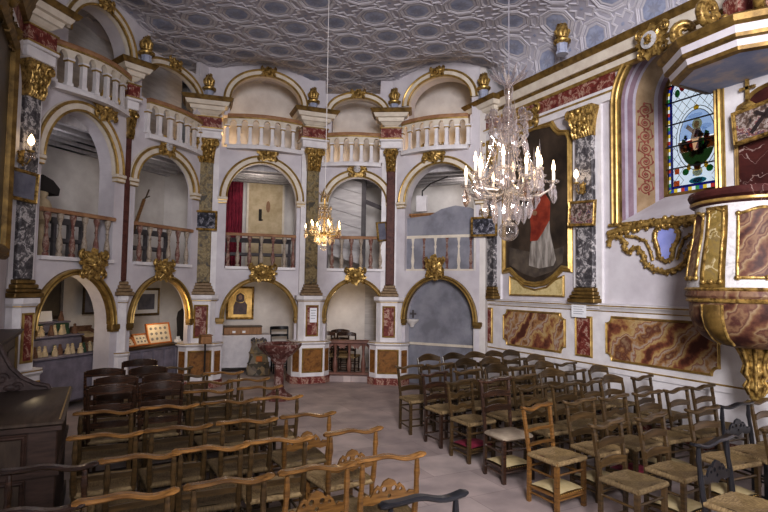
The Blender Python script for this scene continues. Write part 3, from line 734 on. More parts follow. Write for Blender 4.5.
def pilaster(loc, rotz, shaft, label, pedestal=True, block=True, pan=('redmarble', 'brownmarble'), hw=.15, ztop=4.92, fhw=.30, cornice=True, psc=1.0, panels=True):
    t = thing('pilaster', label, 'pilaster', loc, rotz); PSC[0] = psc; ys = .4 + .6 * psc
    if pedestal:
        mb = MB(); prism(mb, .25, .15, -.34, .2, .14, .78); prism(mb, .25, .15, -.34, .2, .78, .82, .05); prism(mb, .27, .15, -.37, .2, .82, .86); mb.build('pedestal', 'white', t, smooth=False)
        mb = MB(); prism(mb, .27, .16, -.37, .2, 0, .14); mb.build('plinth', 'redmarble', t, smooth=False)
        mb = MB(); prism(mb, .17, .10, -.25, .2, .86, 1.66); prism(mb, .17, .10, -.25, .2, 1.66, 1.72, .06); prism(mb, .20, .12, -.32, .2, 1.72, 1.79); mb.build('die', 'white', t, smooth=False)
        mb = MB(); prism(mb, .185, .105, -.275, .2, 1.675, 1.69); prism(mb, .27, .155, -.375, .2, .842, .858); mb.build('fillet', 'goldline', t, smooth=False)
        for nm, x0, x1, z0, z1, y, m in () if not panels else (('marble_panel', -.20 * psc, .20 * psc, .24, .70, -.342 * ys, pan[1]), ('marble_panel', -.115 * psc, .115 * psc, .97, 1.58, -.252 * ys, pan[0])):
            mb = MB(); mb.box(x0, x1, y - .01, y + .02, z0, z1); p = mb.build(nm, m, t, smooth=False)
            mb = MB(); frame_mesh(mb, rect(x0, x1, z0, z1), [(a - .012, yy + y) for a, yy in mold(.03, .025)]); mb.build('panel_molding', 'goldline', p)
        for sx in (-1, 1) if panels else ():     # the canted faces carry narrow marble panels
            for hw_, c, y, z0, z1, m in ((.25, .15, -.34, .24, .70, pan[1]),):
                a = Vector((sx * psc * (hw_ + c * .14), y * ys + c * psc * .14)); b = Vector((sx * psc * (hw_ + c * .86), y * ys + c * psc * .86)); nn = Vector((sx * .7071, -.7071)) * .008
                mb = MB(); mb.loft([[(a.x + nn.x * s, a.y + nn.y * s, z) for s in (1,)] + [(b.x + nn.x, b.y + nn.y, z), (b.x - nn.x, b.y - nn.y, z), (a.x - nn.x, a.y - nn.y, z)] for z in (z0, z1)]); mb.build('marble_panel', m, t, smooth=False)
    mb = MB(); mb.box(-hw - .11 * psc, hw + .11 * psc, -.05, .12, 1.79, ztop + .02); mb.build('backing_strip', 'white', t, smooth=False)
    mb = MB()
    for z0, z1, g, y in ((1.79, 1.86, .10, -.22), (1.86, 1.91, .075, -.20), (1.91, 1.97, .05, -.175), (1.97, 2.03, .025, -.15)): mb.box(-hw - g, hw + g, y, 0, z0, z1, .012)
    mb.build('base', 'golddark' if not pedestal or shaft == 'blackmarble' else 'basestone', t)
    mb = MB(); mb.box(-hw, hw, -.12, 0, 2.03, ztop - .46, .015); mb.build('shaft', shaft, t)
    mb = MB(); capital(mb, hw * 1.06, ztop - .48, ztop, -.12, .02); mb.build('capital', 'gold', t, angle=50)
    if block:
        mb = MB(); mb.box(-fhw, fhw, -.22, .2, ztop, ztop + .15, .01); mb.box(-fhw - .03, fhw + .03, -.25, .2, ztop + .15, ztop + .21, .01); mb.build('architrave', 'white', t)
        mb = MB(); mb.box(-fhw - .036, fhw + .036, -.256, .2, ztop + .19, ztop + .215); mb.box(-fhw - .02, fhw + .02, -.24, .2, ztop + .42, ztop + .44); mb.build('fillet', 'goldline', t, smooth=False)
        mb = MB(); mb.box(-fhw, fhw, -.22, .2, ztop + .21, ztop + .42); mb.build('frieze', 'redmarble', t, smooth=False)
    if cornice:
        z = ztop + .44
        mb = MB(); mb.loft([[(sx * (fhw + g), yy, zz) for sx, yy in ((-1, .2), (-1, -.22 - g), (1, -.22 - g), (1, .2))] for zz, g in ((z, -.03), (z + .05, -.08), (z + .07, -.04), (z + .12, .01), (z + .13, .04), (z + .20, .06), (z + .21, .11), (z + .29, .15))]); mb.build('cornice', 'cream', t, smooth=False)
        mb = MB(); mb.loft([[(sx * (fhw + g), yy, zz) for sx, yy in ((-1, .2), (-1, -.22 - g), (1, -.22 - g), (1, .2))] for zz, g in ((z + .285, .17), (z + .35, .21), (z + .36, .21), (z + .37, .2))]); mb.build('cornice_edge', 'golddark', t, smooth=False)
    return t
def face(nx, ny): return atan2(nx, -ny)
pilaster((W[0][0] - .03, W[0][1] - .3, 0), face(.74, -.67), 'blackmarble', 'gray-black marble pilaster at the left wall, with a lit sconce and small picture', fhw=.22, hw=.12, psc=.62)
pilaster((W[1][0] - .14, W[1][1] - .02, 0), face(.40, -.92), 'darkred', 'slim pilaster between the two leftmost tribune bays, seen sideways under its flaring cornice', fhw=.10, hw=.05, psc=.30, panels=False)
pilaster((W[2][0], W[2][1], 0), face(-.158, -.987), 'olivemarble', 'olive marble pilaster carrying a small framed picture, left of the central bay', fhw=.28)
pilaster((W[3][0], W[3][1], 0), face(-.10, -.995), 'olivemarble', 'olive marble pilaster with a paper notice on its pedestal, behind the small chandelier', fhw=.27, hw=.13)
pilaster((W[4][0], W[4][1], 0), face(-.52, -.85), 'darkred', 'slim dark red pilaster beside the blue-gray blind niche', fhw=.22, hw=.09)
pilaster((XR, 8.61, 0), -pi / 2, 'blackmarble', 'gray-black marble pilaster in the corner left of the tall painting', pedestal=False, hw=.18, fhw=.30)
pilaster((XR, 6.2, 0), -pi / 2, 'blackmarble', 'gray-black marble pilaster with a lit sconce between the tall painting and the window', pedestal=False, block=False, cornice=False, hw=.175)
# socle blocks under the wall pilasters
for y, h in ((8.61, .2), (6.2, .26)):
    mb = MB(); mb.box(-y - h, -y + h, -.10, 0, 1.70, 1.80, .01); trim(mb, 'white', **RW)

# ---- balustrades
TIER = ['leftmost bay', 'second bay from the left', 'central bay', 'fourth bay from the left', 'rightmost bay']
for i, b in enumerate(BAYS):
    loc, rz, L = bayframe(i); zt = b['rail']; zb = zt - .68
    x0, x1 = (.26, L - .22) if i not in (1, 3) else (.22, L - .22)
    if i == 2: x0, x1 = .40, L - .22
    bul = .16 if i in (0, 2, 4) else .10
    def bend(x, y, z): 
        q = min(max((x - x0) / (x1 - x0), 0), 1); return (x, y - bul * sin(pi * q) - .03, z)
    t = thing('balustrade', 'white and gold arcaded bowed balustrade, upper tier, ' + TIER[i], 'balustrade', loc, rz)
    mb = MB(); n = 20
    mb.loft([[bend(x0 + (x1 - x0) * k / n, y, z) for y, z in ((.05, zt - .075), (-.05, zt - .075), (-.07, zt - .03), (-.06, zt), (.06, zt), (.07, zt - .03))] for k in range(n + 1)]); mb.build('handrail', 'railtop', t)
    mb = MB(); mb.loft([[bend(x0 + (x1 - x0) * k / n, y, z) for y, z in ((.06, zb - .04), (-.07, zb - .04), (-.07, zb + .02), (-.05, zb + .05), (.06, zb + .05))] for k in range(n + 1)]); mb.build('base_rail', 'white', t)
    mb = MB(); mb.loft([[bend(x0 + (x1 - x0) * k / n, y, z) for y, z in ((.05, zt - .095), (-.062, zt - .095), (-.062, zt - .07), (.05, zt - .07))] for k in range(n + 1)]); mb.build('fillet', 'goldline', t)
    np_ = 7 if i in (0, 2, 4) else 6; st = (x1 - x0) / np_
    for k in range(np_ + 1):
        x = x0 + st * k; mb = MB(); hx = .045
        mb.box(x - hx, x + hx, -.04, .04, zb + .05, zb + .10); mb.box(x - hx * .72, x + hx * .72, -.032, .032, zb + .10, zt - .27); mb.box(x - hx * 1.15, x + hx * 1.15, -.05, .045, zt - .25, zt - .22)
        mb.map(bend); p = mb.build('colonnette', 'white', t, smooth=False)
        mb = MB(); mb.box(x - hx * 1.05, x + hx * 1.05, -.046, .04, zt - .272, zt - .25); mb.map(bend); mb.build('gilt_cap', 'goldline', p, smooth=False)
    for k in range(np_):
        xa = x0 + st * k; xb = xa + st; xc = (xa + xb) / 2; rr = st / 2 - .045
        mb = MB(); mb.plate([(xa, zt - .22), (xc - rr, zt - .22)] + arc(xc, zt - .22, rr, .10, pi, 0, 10)[1:-1] + [(xc + rr, zt - .22), (xb, zt - .22), (xb, zt - .09), (xa, zt - .09)], (), -.04, .04); mb.map(bend); mb.build('arcade_arch', 'cream', t, smooth=False)
    # middle tier
    if i == 4: continue
    c, r, h = b['mi']; x0, x1 = c - r + .01, c + r - .01; bul = 0.04 if i > 1 else .0; zt, zb = 3.06, 2.34
    t = thing('balustrade', 'wooden-railed balustrade of red and cream turned balusters, middle tier, ' + TIER[i], 'balustrade', loc, rz)
    mb = MB(); mb.loft([[bend(x, y + .02, z) for y, z in ((.06, zt - .06), (-.06, zt - .06), (-.07, zt - .02), (-.05, zt), (.05, zt), (.07, zt - .02))] for x in [x0 + (x1 - x0) * k / 12 for k in range(13)]]); mb.build('handrail', 'railtop', t)
    mb = MB(); mb.loft([[bend(x, y + .02, z) for y, z in ((.07, zb - .02), (-.06, zb - .02), (-.06, zb + .035), (.07, zb + .035))] for x in (x0, x1)]); mb.build('base_rail', 'white', t, smooth=False)
    nb = 6 if i in (0, 1, 3) else 7
    for k in range(nb):
        x = x0 + (x1 - x0) * (k + .5 * (nb == 6) + 0) / (nb - (0 if nb == 6 else 1)); x = min(max(x, x0 + .05), x1 - .05)
        mb = MB(); y = bend(x, 0, 0)[1] + .02
        mb.lathe([(.045, zb + .035), (.045, zb + .08), (.024, zb + .09), (.038, zb + .13), (.047, zb + .20), (.038, zb + .28), (.022, zb + .36), (.020, zb + .42), (.032, zb + .44), (.020, zb + .46), (.026, zb + .53), (.042, zb + .59), (.048, zb + .61), (.048, zt - .06)], 12, (x, y, 0))
        mb.build('baluster', ['rosemarble', 'creammarble'][k % 2], t)

# ---- gilt cartouches on the arches
def cart(i, u, z, w, h, d, lob, label, seed, boss=None, y=-.06):
    loc, rz, L = bayframe(i); bx = bay_world(i, u, y, z)
    mb = MB(); ornate(mb, w, h, d, lob, seed=seed, boss=boss is None); o = mb.build('gilded_cartouche', 'gold', None, bx, rz, angle=60)
    tag(o, label, 'ornament')
    if boss:
        mb = MB(); mb.ball((0, -d * .8, 0), (w * .2, d * .35, h * .24), 14, 8); mb.build('oval_medallion', boss, o)
    return o
ML = ['large gilt cartouche topping the middle-tier arch of the leftmost bay', 'gilt cartouche with a white oval, middle-tier arch of the second bay', 'gilt shell cartouche over the middle-tier arch of the central bay', 'small gilt cartouche with a pale oval, middle-tier arch above the small chandelier', 'gilt twisted cartouche over the middle-tier arch of the rightmost bay']
LLb = ['gilt rosette cartouche crowning the ground arch of the craft stall', 'gilt rosette cartouche crowning the ground arch of the display table', 'broad gilt cartouche on the ground arch above the gold icon', 'gilt shell on the ground arch above the low wooden balustrade', 'gilt oval shield crowning the blue-gray blind niche']
for i, (u, z, w, h, lo) in enumerate([(1.2, 4.80, .46, .46, 5), (.66, 4.50, .40, .36, 8), (1.22, 4.74, .42, .34, 5), (.98, 4.49, .38, .34, 6), (.98, 4.76, .48, .40, 5)]):
    cart(i, u, z, w, h, .10, lo, ML[i], 3 + i, boss={1: 'whitemarble', 3: 'whitemarble'}.get(i))
for i, (u, z, w, h, lo) in enumerate([(1.05, 2.28, .50, .46, 9), (.66, 2.24, .46, .40, 9), (1.18, 2.25, .52, .36, 7), (.98, 2.22, .42, .36, 5), (1.05, 2.40, .40, .50, 6)]):
    cart(i, u, z, w, h, .12, lo, LLb[i], 11 + i, y=-.085)
TL = ['small gilt keystone on the topmost arch of the leftmost bay', 'small gilt keystone on the topmost arch of the second bay', 'small gilt keystone on the topmost arch of the central bay', 'small gilt keystone on the topmost arch of the fourth bay', 'small gilt keystone on the topmost arch of the rightmost bay']
for i, (u, z) in enumerate([(1.12, 6.44), (.80, 6.10), (1.2, 6.48), (.97, 6.13), (1.05, 6.46)]):
    cart(i, u, z, .30, .20, .07, 5, TL[i], 21 + i)
# crown of the window and apron beneath it
mb = MB(); ornate(mb, .46, .46, .10, 9, boss=False, seed=4); o = mb.build('mounted_cartouche', 'gold', None, (XR - .30, 4.80, 5.42), -pi / 2, angle=60); tag(o, 'round gilt cartouche crowning the stained-glass window, partly behind the canopy', 'ornament')
mb = MB(); mb.lathe([(.001, 0), (.11, 0), (.12, .02), (.001, .03)], 20); mb.map(lambda x, y, z: (x, -.085 - z, y)); q = mb.build('white_medallion', 'whitemarble', o); mb = MB(); ornate(mb, .10, .13, .03, 5, y=-.11); mb.build('gilt_emblem', 'gold', o)

ap = thing('window_apron', 'gilt rocaille apron with a blue heart-shaped field under the stained-glass window', 'ornament', (XR, 4.87, 2.6), -pi / 2)
def P(x, z): return (x - WC, z - 2.6)
blue = [(-5.03, 2.82), (-4.99, 2.875), (-4.93, 2.89), (-4.865, 2.862), (-4.79, 2.885), (-4.72, 2.86), (-4.67, 2.78), (-4.69, 2.69), (-4.755, 2.59), (-4.775, 2.45), (-4.87, 2.395), (-4.965, 2.45), (-4.99, 2.6), (-5.035, 2.73)]
blue = [P(x + .02, z) for x, z in blue]
mb = MB(); mb.plate(blue, (), -.03, .005); mb.build('blue_field', 'bluepaint', ap, smooth=False)
def leafy(mb, pts, r, step=.055, rb=.6, seed=1, y=-.03):
    rg = random.Random(seed); mb.tube([(x, y, z) for x, z in pts], r, 8)
    for (a, b) in zip(pts, pts[1:]):
        d = hypot(b[0] - a[0], b[1] - a[1]); k = max(1, int(d / step))
        for j in range(k):
            f = (j + rg.random() * .6) / k; x = a[0] + (b[0] - a[0]) * f; z = a[1] + (b[1] - a[1]) * f
            n = Vector((-(b[1] - a[1]), b[0] - a[0])).normalized() * (r * (1 if rg.random() < .5 else -1)); q = r * rb * rg.uniform(.7, 1.25)
            mb.ball((x + n.x, y - r * .3, z + n.y), (q, q * .8, q), 7, 5)
mb = MB(); leafy(mb, blue + blue[:1], .032, .045, .55, 5); mb.build('blue_field_frame', 'gold', ap, angle=60)
lf = [(-5.80, 2.66), (-5.78, 2.76), (-5.70, 2.81), (-5.59, 2.79), (-5.50, 2.70), (-5.52, 2.60), (-5.45, 2.55), (-5.38, 2.60), (-5.30, 2.62), (-5.20, 2.50), (-5.17, 2.38), (-5.04, 2.29), (-4.87, 2.25)]
for nm, sg in (('left_scroll', 1), ('right_scroll', -1)):
    pts = [P(x, z) for x, z in lf]; pts = [(x * sg, z) for x, z in pts]
    mb = MB(); leafy(mb, pts, .036, .05, .7, 7 + sg); leafy(mb, [(x * sg, z) for x, z in (P(-5.50, 2.80), P(-5.3, 2.76), P(-5.16, 2.70), P(-5.09, 2.56), P(-5.05, 2.42))], .02, .04, .8, 9); mb.build(nm, 'gold', ap, angle=60)
mb = MB(); leafy(mb, [P(-5.80, 2.86), P(-5.60, 2.90), P(-5.3, 2.92), P(-4.87, 2.95), P(-4.44, 2.92), P(-4.14, 2.90), P(-3.94, 2.86)], .05, .05, .7, 3); mb.tube([(x, -.04, z) for x, z in (P(-5.78, 2.98), P(-3.96, 2.98))], .03, 6); mb.build('top_garland', 'gold', ap, angle=60)

# ---- flaming urns on the cornices
def urn(loc, label, s=1.0):
    t = thing('flaming_urn', label, 'urn', loc, 0)
    mb = MB(); mb.lathe([(.10, 0), (.10, .04), (.085, .055), (.085, .15), (.10, .17)], 8, ph=pi / 8); mb.build('vase', 'vaseblue', t, smooth=False)
    mb = MB(); mb.lathe([(.10, .165), (.135, .19), (.14, .22), (.10, .245), (.07, .26), (.10, .30), (.05, .33)], 16); mb.build('collar', 'gold', t)
    mb = MB()
    for k in range(7):
        a = 2 * pi * k / 7; rr = .05 if k else 0
        mb.tube([(rr * cos(a), rr * sin(a), .28), (rr * 1.7 * cos(a), rr * 1.7 * sin(a), .37), (rr * .9 * cos(a + .8), rr * .9 * sin(a + .8), .44 + .03 * (k % 3)), (.02 * cos(a), .02 * sin(a), .51 + .02 * (k % 2))], [.045, .05, .03, .005], 7)
    mb.build('gilt_flame', 'gold', t, angle=60)
    t.scale = (s, s, s); return t
ZC = 5.735
urn((W[1][0] + .12, W[1][1] - .16, ZC), 'gilt flaming urn on the sideways cornice left of the second bay')
urn((W[2][0], W[2][1] - .12, ZC), 'gilt flaming urn on the cornice left of the central bay', 1.0)
urn((W[3][0] - .04, W[3][1] - .1, ZC), 'gilt flaming urn on the cornice right of the central bay', 1.0)
urn((W[4][0], W[4][1] - .1, ZC), 'gilt flaming urn on the cornice left of the rightmost bay', 1.0)
urn((6.60, 8.5, ZC), 'gilt flaming urn at the corner cornice behind the large chandelier', 1.0)
urn((6.46, 6.30, 5.77), 'gilt flaming urn on the right wall cornice against the coffers', 1.0)
# ================================================================== chairs
def rush_seat(t, w0, w1, y0, y1, z, mats=('rush', 'rushside')):
    """woven seat: four triangles meeting in the middle, wider in front (y0)"""
    n = 12; mb = MB(); rows = []
    for j in range(n + 1):
        v = j / n; y = y0 + (y1 - y0) * v; w = w0 + (w1 - w0) * v
        rows.append([(w * (-.5 + k / n), y, z - .016 * sin(pi * k / n) * sin(pi * v) + .006 * min(abs(k / n - v), abs(1 - k / n - v)) * 4) for k in range(n + 1)])
    o = len(mb.v)
    for r in rows: mb.v += r
    for j in range(n):
        for k in range(n):
            mb.cur = 0 if (abs(k + .5 - n / 2) < abs(j + .5 - n / 2)) else 1
            q = o + j * (n + 1) + k; mb.face((q, q + 1, q + n + 2, q + n + 1))
    mb.cur = 0
    for z0, z1, g in ((z - .045, z + .0, .008),):
        for x0, yy0, x1, yy1 in ((-w0 / 2, y0, w0 / 2, y0), (-w1 / 2, y1, w1 / 2, y1), (-w0 / 2, y0, -w1 / 2, y1), (w0 / 2, y0, w1 / 2, y1)):
            mb.tube([(x0, yy0, z - .018), (x1, yy1, z - .018)], .024, 8)
    return mb.build('seat', mats, t, angle=50)
def wavy(w, z, amp, bow, y, n=16, ph=0):
    return [(w * (-.5 + k / n), y - bow * cos(pi * (k / n - .5)) , z + amp * cos(4 * pi * (k / n - .5) ) + ph * sin(2 * pi * (k / n - .5))) for k in range(n + 1)]
def yoke(t, m, w, z, y, d=.062, h=.026, amp=.007, bow=.03, name='top_rail', knob=.0, skew=.012):
    """broad flat arm-rest rail with a wave and rounded ends"""
    mb = MB(); pts = wavy(w, z, amp, bow, y, 20, skew); rings = []
    for k, p in enumerate(pts):
        e = abs(k - 10) / 10; dd = d * (1 + .25 * e ** 4) * (1 if k not in (0, 20) else .5); hh = h * (1 + .2 * e ** 4) * (1 if k not in (0, 20) else .55)
        rings.append([(p[0], p[1] + a * dd / 2, p[2] + b * hh / 2) for a, b in ((-1, -.4), (-.7, -1), (.7, -1), (1, -.4), (1, .4), (.7, 1), (-.7, 1), (-1, .4))])
    mb.loft(rings); return mb.build(name, m, t)
def slat(t, m, w, z, y, h=.07, arch=.02, bow=.035, d=.016, name='slat'):
    mb = MB(); n = 12; rings = []
    for k in range(n + 1):
        q = k / n - .5; x = w * q; yy = y + bow * cos(pi * q); a = arch * cos(pi * q)
        rings.append([(x, yy - d / 2, z - h / 2 + a * .4), (x, yy + d / 2, z - h / 2 + a * .4), (x, yy + d / 2, z + h / 2 + a), (x, yy - d / 2, z + h / 2 + a)])
    mb.loft(rings); return mb.build(name, m, t)
def wavyslat(t, m, w, z, y, h=.055, d=.016):
    """slat with a cupid's-bow upper and lower edge"""
    mb = MB(); n = 20; up = []; lo = []
    for k in range(n + 1):
        q = k / n; e = .016 * cos(4 * pi * q) + .018 * sin(pi * q); up.append((w * (q - .5), z + h / 2 + e)); lo.append((w * (q - .5), z - h / 2 + e * .8))
    mb.plate(lo + up[::-1], (), y - d / 2, y + d / 2); return mb.build('slat', m, t)
def splat(t, m, w, z, y, d=.018):
    """pierced, scroll-cut crest between the back posts"""
    def cl(cx, cz, r, n=12): return [(cx + r * cos(2 * pi * k / n), cz + r * sin(2 * pi * k / n)) for k in range(n)]
    h = [(-.5, -.028), (-.30, -.04), (-.15, -.022), (0, -.05), (.15, -.022), (.30, -.04), (.5, -.028), (.5, .018), (.38, .03), (.33, .012), (.27, .06), (.20, .085), (.15, .07), (.10, .105), (.0, .122), (-.10, .105), (-.15, .07), (-.20, .085), (-.27, .06), (-.33, .012), (-.38, .03), (-.5, .018)]
    out = [(x * w, z + q) for x, q in h]
    holes = [cl(-.035, z + .055, .018), cl(.035, z + .055, .018), cl(0, z + .01, .014), cl(-.21 * w, z + .045, .012), cl(.21 * w, z + .045, .012)]
    mb = MB(); mb.plate(out, holes, y - d / 2, y + d / 2); return mb.build('pierced_splat', m, t)
def leg_square(t, m, x, y, z0, z1, w=.036, tx=0, ty=0, name='leg'):
    mb = MB(); mb.bar((x + tx, y + ty, z0), (x, y, z1), w, w); return mb.build(name, m, t, smooth=False)
def post_turned(t, m, pts, r, name='back_post'):
    mb = MB(); mb.tube(pts, r, 8); return mb.build(name, m, t)
def stretchers(t, m, sw, y0, y1, zs, r=.011):
    for z in zs:
        for x in (-sw, sw): mb = MB(); mb.tube([(x, y0, z), (x * .93, y1, z + .01)], r, 6); mb.build('stretcher', m, t)
        mb = MB(); mb.tube([(-sw, y0, z + .03), (sw, y0, z + .03)], r, 6); mb.build('stretcher', m, t)
        mb = MB(); mb.tube([(-sw * .93, y1, z + .03), (sw * .93, y1, z + .03)], r, 6); mb.build('stretcher', m, t)

def prayer_oak(name='prayer_chair', wood='oak', rail='oakrail', seatm=('rush', 'rushside'), kn='rush', carved=True, rw=.52):
    t = thing(name, '', 'chair')
    for sx in (-1, 1):
        post_turned(t, wood, [(sx * .195, .19, 0), (sx * .195, .19, .42), (sx * .20, .20, .47), (sx * .205, .215, .62), (sx * .20, .225, .70), (sx * .20, .23, .74), (sx * .20, .23, .845)], [.018, .021, .022, .020, .017, .022, .014])
        leg_square(t, wood, sx * .20, -.19, 0, .44, .036)
    yoke(t, rail, rw, .858, .235)
    if carved: splat(t, rail, .40, .60, .212)
    else: slat(t, wood, .39, .545, .185, .034, .012, .02)
    rush_seat(t, .44, .40, -.20, .19, .455, seatm)
    mb = MB(); mb.box(-.20, .20, -.205, -.185, .39, .43); mb.build('seat_rail', wood, t, smooth=False)
    stretchers(t, wood, .2, -.19, .19, (.10, .29))
    if kn:
        mb = MB(); mb.box(-.195, .195, -.19, .17, .195, .225, .012); mb.build('kneeler', kn, t)
    return t
def ladder(name='ladder_back_chair', wood='darkwood', top=1.0, n=3, arch=.022, seatm=('rush', 'rushside')):
    t = thing(name, '', 'chair')
    for sx in (-1, 1):
        post_turned(t, wood, [(sx * .18, .18, 0), (sx * .185, .18, .44), (sx * .20, .215, .75), (sx * .205, .245, top - .03)], [.018, .021, .018, .015])
        post_turned(t, wood, [(sx * .21, -.19, 0), (sx * .21, -.19, .3), (sx * .21, -.19, .45)], [.015, .021, .02], 'leg')
    for k in range(n):
        z = top - .06 - k * (.17 if n == 3 else .15); slat(t, wood, .40 if k == 0 else .385, z, .225 - k * .02, .075 if k == 0 else .055, arch * (1.5 if k == 0 else .9), .055)
    rush_seat(t, .44, .38, -.20, .18, .455, seatm); stretchers(t, wood, .205, -.19, .18, (.12, .27)); return t
def prayer_slat(name='prayer_chair', wood='walnut', rail='walnutrail', cushion='creamleather', seatm=('rush', 'rushside'), n=2, rw=.46, top=.85, style='arch'):
    t = thing(name, '', 'chair')
    for sx in (-1, 1):
        mb = MB(); mb.bar((sx * .17, .19, 0), (sx * .17, .185, .45), .032, .032); mb.bar((sx * .17, .185, .44), (sx * .185, .245, top - .01), .030, .026); mb.build('back_post', wood, t, smooth=False)
        leg_square(t, wood, sx * .185, -.15, 0, .445, .036)
    yoke(t, rail, rw, top + .005, .245, .062, .03, .007, .02)
    for k in range(n):
        if style == 'wavy': wavyslat(t, wood, .35, top - .16 - .14 * k, .225 - .022 * k)
        elif style == 'straight': slat(t, wood, .35, top - .20 - .13 * k, .20 - .02 * k, .028, .004, .02)
        else: slat(t, wood, .35, top - .15 - .15 * k, .205 - .022 * k, .055, .022, .02)
    if isinstance(seatm, tuple): rush_seat(t, .39, .35, -.165, .18, .455, seatm)
    else:
        mb = MB(); mb.box(-.20, .20, -.17, .18, .42, .475, .02); mb.build('seat', seatm, t)
    if cushion:
        mb = MB(); mb.box(-.18, .18, -.16, .17, .13, .155); mb.build('kneeler_board', wood, t, smooth=False)
        mb = MB(); rows = []
        for j in range(7):
            v = j / 6; rows.append([(-.175 + .35 * k / 8, -.157 + .32 * v, .156 + .04 * (sin(pi * min(max(k / 8, .06), .94)) * sin(pi * min(max(v, .06), .94))) ** .4) for k in range(9)])
        mb.loft(rows, False, closed=False); q = mb.build('kneeler_cushion', cushion, t, angle=70)
        mb = MB()
        for k in range(12): mb.ball((-.17 + .34 * k / 11, -.161, .158), .006, 6, 4)
        mb.build('brass_nails', 'brass', q)
    stretchers(t, wood, .18, -.15, .18, (.08, .30), .011); return t

M['rushdark'] = noisy('dark_woven_rush', (.07, .045, .02), (.16, .11, .05), 26, .75, stretch=(4, 1, 1), bump=.3, vary=.25)
KIND = {
 'oak': (prayer_oak(), 'golden oak prayer chair with pierced splat'),
 'oakplain': (prayer_oak(wood='walnut', rail='oakrail', carved=False, seatm=('rushdark', 'rushdark')), 'brown prayer chair with yellow-brown wavy arm rail'),
 'oakcream': (prayer_oak(wood='walnut', rail='oakrail', carved=False, seatm=('rush', 'rushside')), 'brown prayer chair with pale rush seat'),
 'ladder': (ladder(), 'dark shiny ladder-back chair'),
 'slatcream': (prayer_slat(), 'brown prayer chair with cream kneeler'),
 'slatred': (prayer_slat(cushion='redvelvet', style='wavy'), 'brown prayer chair with red velvet kneeler'),
 'slatplain': (prayer_slat(cushion=None, wood='walnut'), 'brown slat-back chair with rush seat'),
 'orange': (prayer_slat(wood='oak', rail='oak', rw=.42, style='straight'), 'orange-brown prayer chair with cream nailed kneeler'),
 'whiteseat': (prayer_slat(wood='darkwood', rail='darkwood', seatm='whiteleather', cushion='creamleather', top=.98), 'tall dark chair with pale padded seat'),
 'arched': (ladder(wood='walnut', top=.90, n=2, arch=.035), 'brown chair with arched top slat'),
 'darkslat': (prayer_slat(wood='darkwood', rail='darkwood', cushion=None), 'near-black slat-back chair with tan rush seat'),
 'darkyoke': (prayer_oak(wood='darkwood', rail='darkwood', carved=False, rw=.56, seatm=('rushside', 'rushside'), kn=None), 'dark brown prayer chair with broad smooth arm rail'),
 'black': (prayer_oak(wood='blackwood', rail='blackwood', rw=.54, kn=None), 'black lacquered prayer chair with pierced splat'),
}
USED = set()
def chair(kind, x, y, rz, where, group):
    src, base = KIND[kind]; label = base + ', ' + where
    if kind not in USED:
        USED.add(kind); src.location = (x, y, 0); src.rotation_euler = (0, 0, rz); src['label'] = label; src['group'] = group; return src
    return copy_thing(src, (x, y, 0), rz, label, group)
rg = random.Random(3)
ORD = ['first', 'second', 'third', 'fourth', 'fifth', 'sixth', 'seventh', 'eighth', 'ninth']
NUM = ['nearest row', 'second row', 'third row', 'fourth row', 'fifth row', 'sixth row', 'seventh row', 'eighth row', 'farthest row']
# left block: the backs are towards the camera, chairs face the tribune; (kind, x) per row, back rail at y
LEFT = [
 (2.56, [('black', 1.60)]),
 (3.27, [('darkyoke', -.30), ('oakplain', .18), ('oakcream', .71), ('oak', 1.25), ('oak', 1.78)]),
 (3.97, [('darkyoke', -.22), ('oakplain', .28), ('oakplain', .74), ('oakcream', 1.22), ('oak', 1.80)]),
 (4.63, [('oakcream', .09), ('oakplain', .59), ('oakplain', 1.14), ('oak', 1.67)]),
 (5.46, [('oakplain', .11), ('oakplain', .62), ('oakplain', 1.14), ('oakcream', 1.65)]),
 (6.08, [('ladder', .14), ('ladder', .60), ('oakplain', 1.09), ('oakplain', 1.62)]),
 (6.62, [('ladder', .20), ('ladder', .68), ('oakplain', 1.2), ('oakplain', 1.62)]),
 (7.25, [('ladder', .10), ('ladder', .56), ('slatplain', 1.02), ('oakplain', 1.45)]),
 (7.95, [('ladder', .50), ('slatplain', .96)]),
]
for r, (y, row) in enumerate(LEFT):
    for k, (kd, x) in enumerate(row):
        n = len(row) - 1 - k; wh = 'left block, %s, %s' % (NUM[r], 'at the aisle' if n == 0 else ORD[n] + ' from aisle')
        chair(kd, x, y + .22, pi + rg.uniform(-.07, .07), wh, 'rush-seated chairs of the left block')
RIGHT = [
 (2.58, [('black', 4.22), ('slatplain', 5.12)]),
 (3.30, [('slatplain', 3.93), ('slatcream', 4.50), ('slatcream', 5.22), ('black', 5.74), ('slatplain', 6.25)]),
 (4.07, [('orange', 3.86), ('slatcream', 4.42), ('slatred', 4.93), ('slatcream', 5.46), ('slatplain', 5.98), ('slatplain', 6.45)]),
 (4.83, [('whiteseat', 3.93), ('slatred', 4.50), ('slatplain', 4.98), ('slatplain', 5.45), ('arched', 5.80), ('slatplain', 6.40)]),
 (5.53, [('slatred', 3.98), ('slatplain', 4.52), ('slatcream', 4.98), ('arched', 5.46), ('slatplain', 5.92), ('arched', 6.38)]),
 (6.17, [('darkslat', 4.02), ('slatplain', 4.55), ('arched', 5.05), ('slatplain', 5.52), ('arched', 5.95), ('slatplain', 6.40)]),
 (6.85, [('slatplain', 4.01), ('slatplain', 4.52), ('arched', 5.02), ('arched', 5.50), ('slatplain', 5.96), ('arched', 6.42)]),
 (7.50, [('arched', 4.75), ('arched', 5.22), ('arched', 5.66), ('arched', 6.08), ('arched', 6.46)]),
]
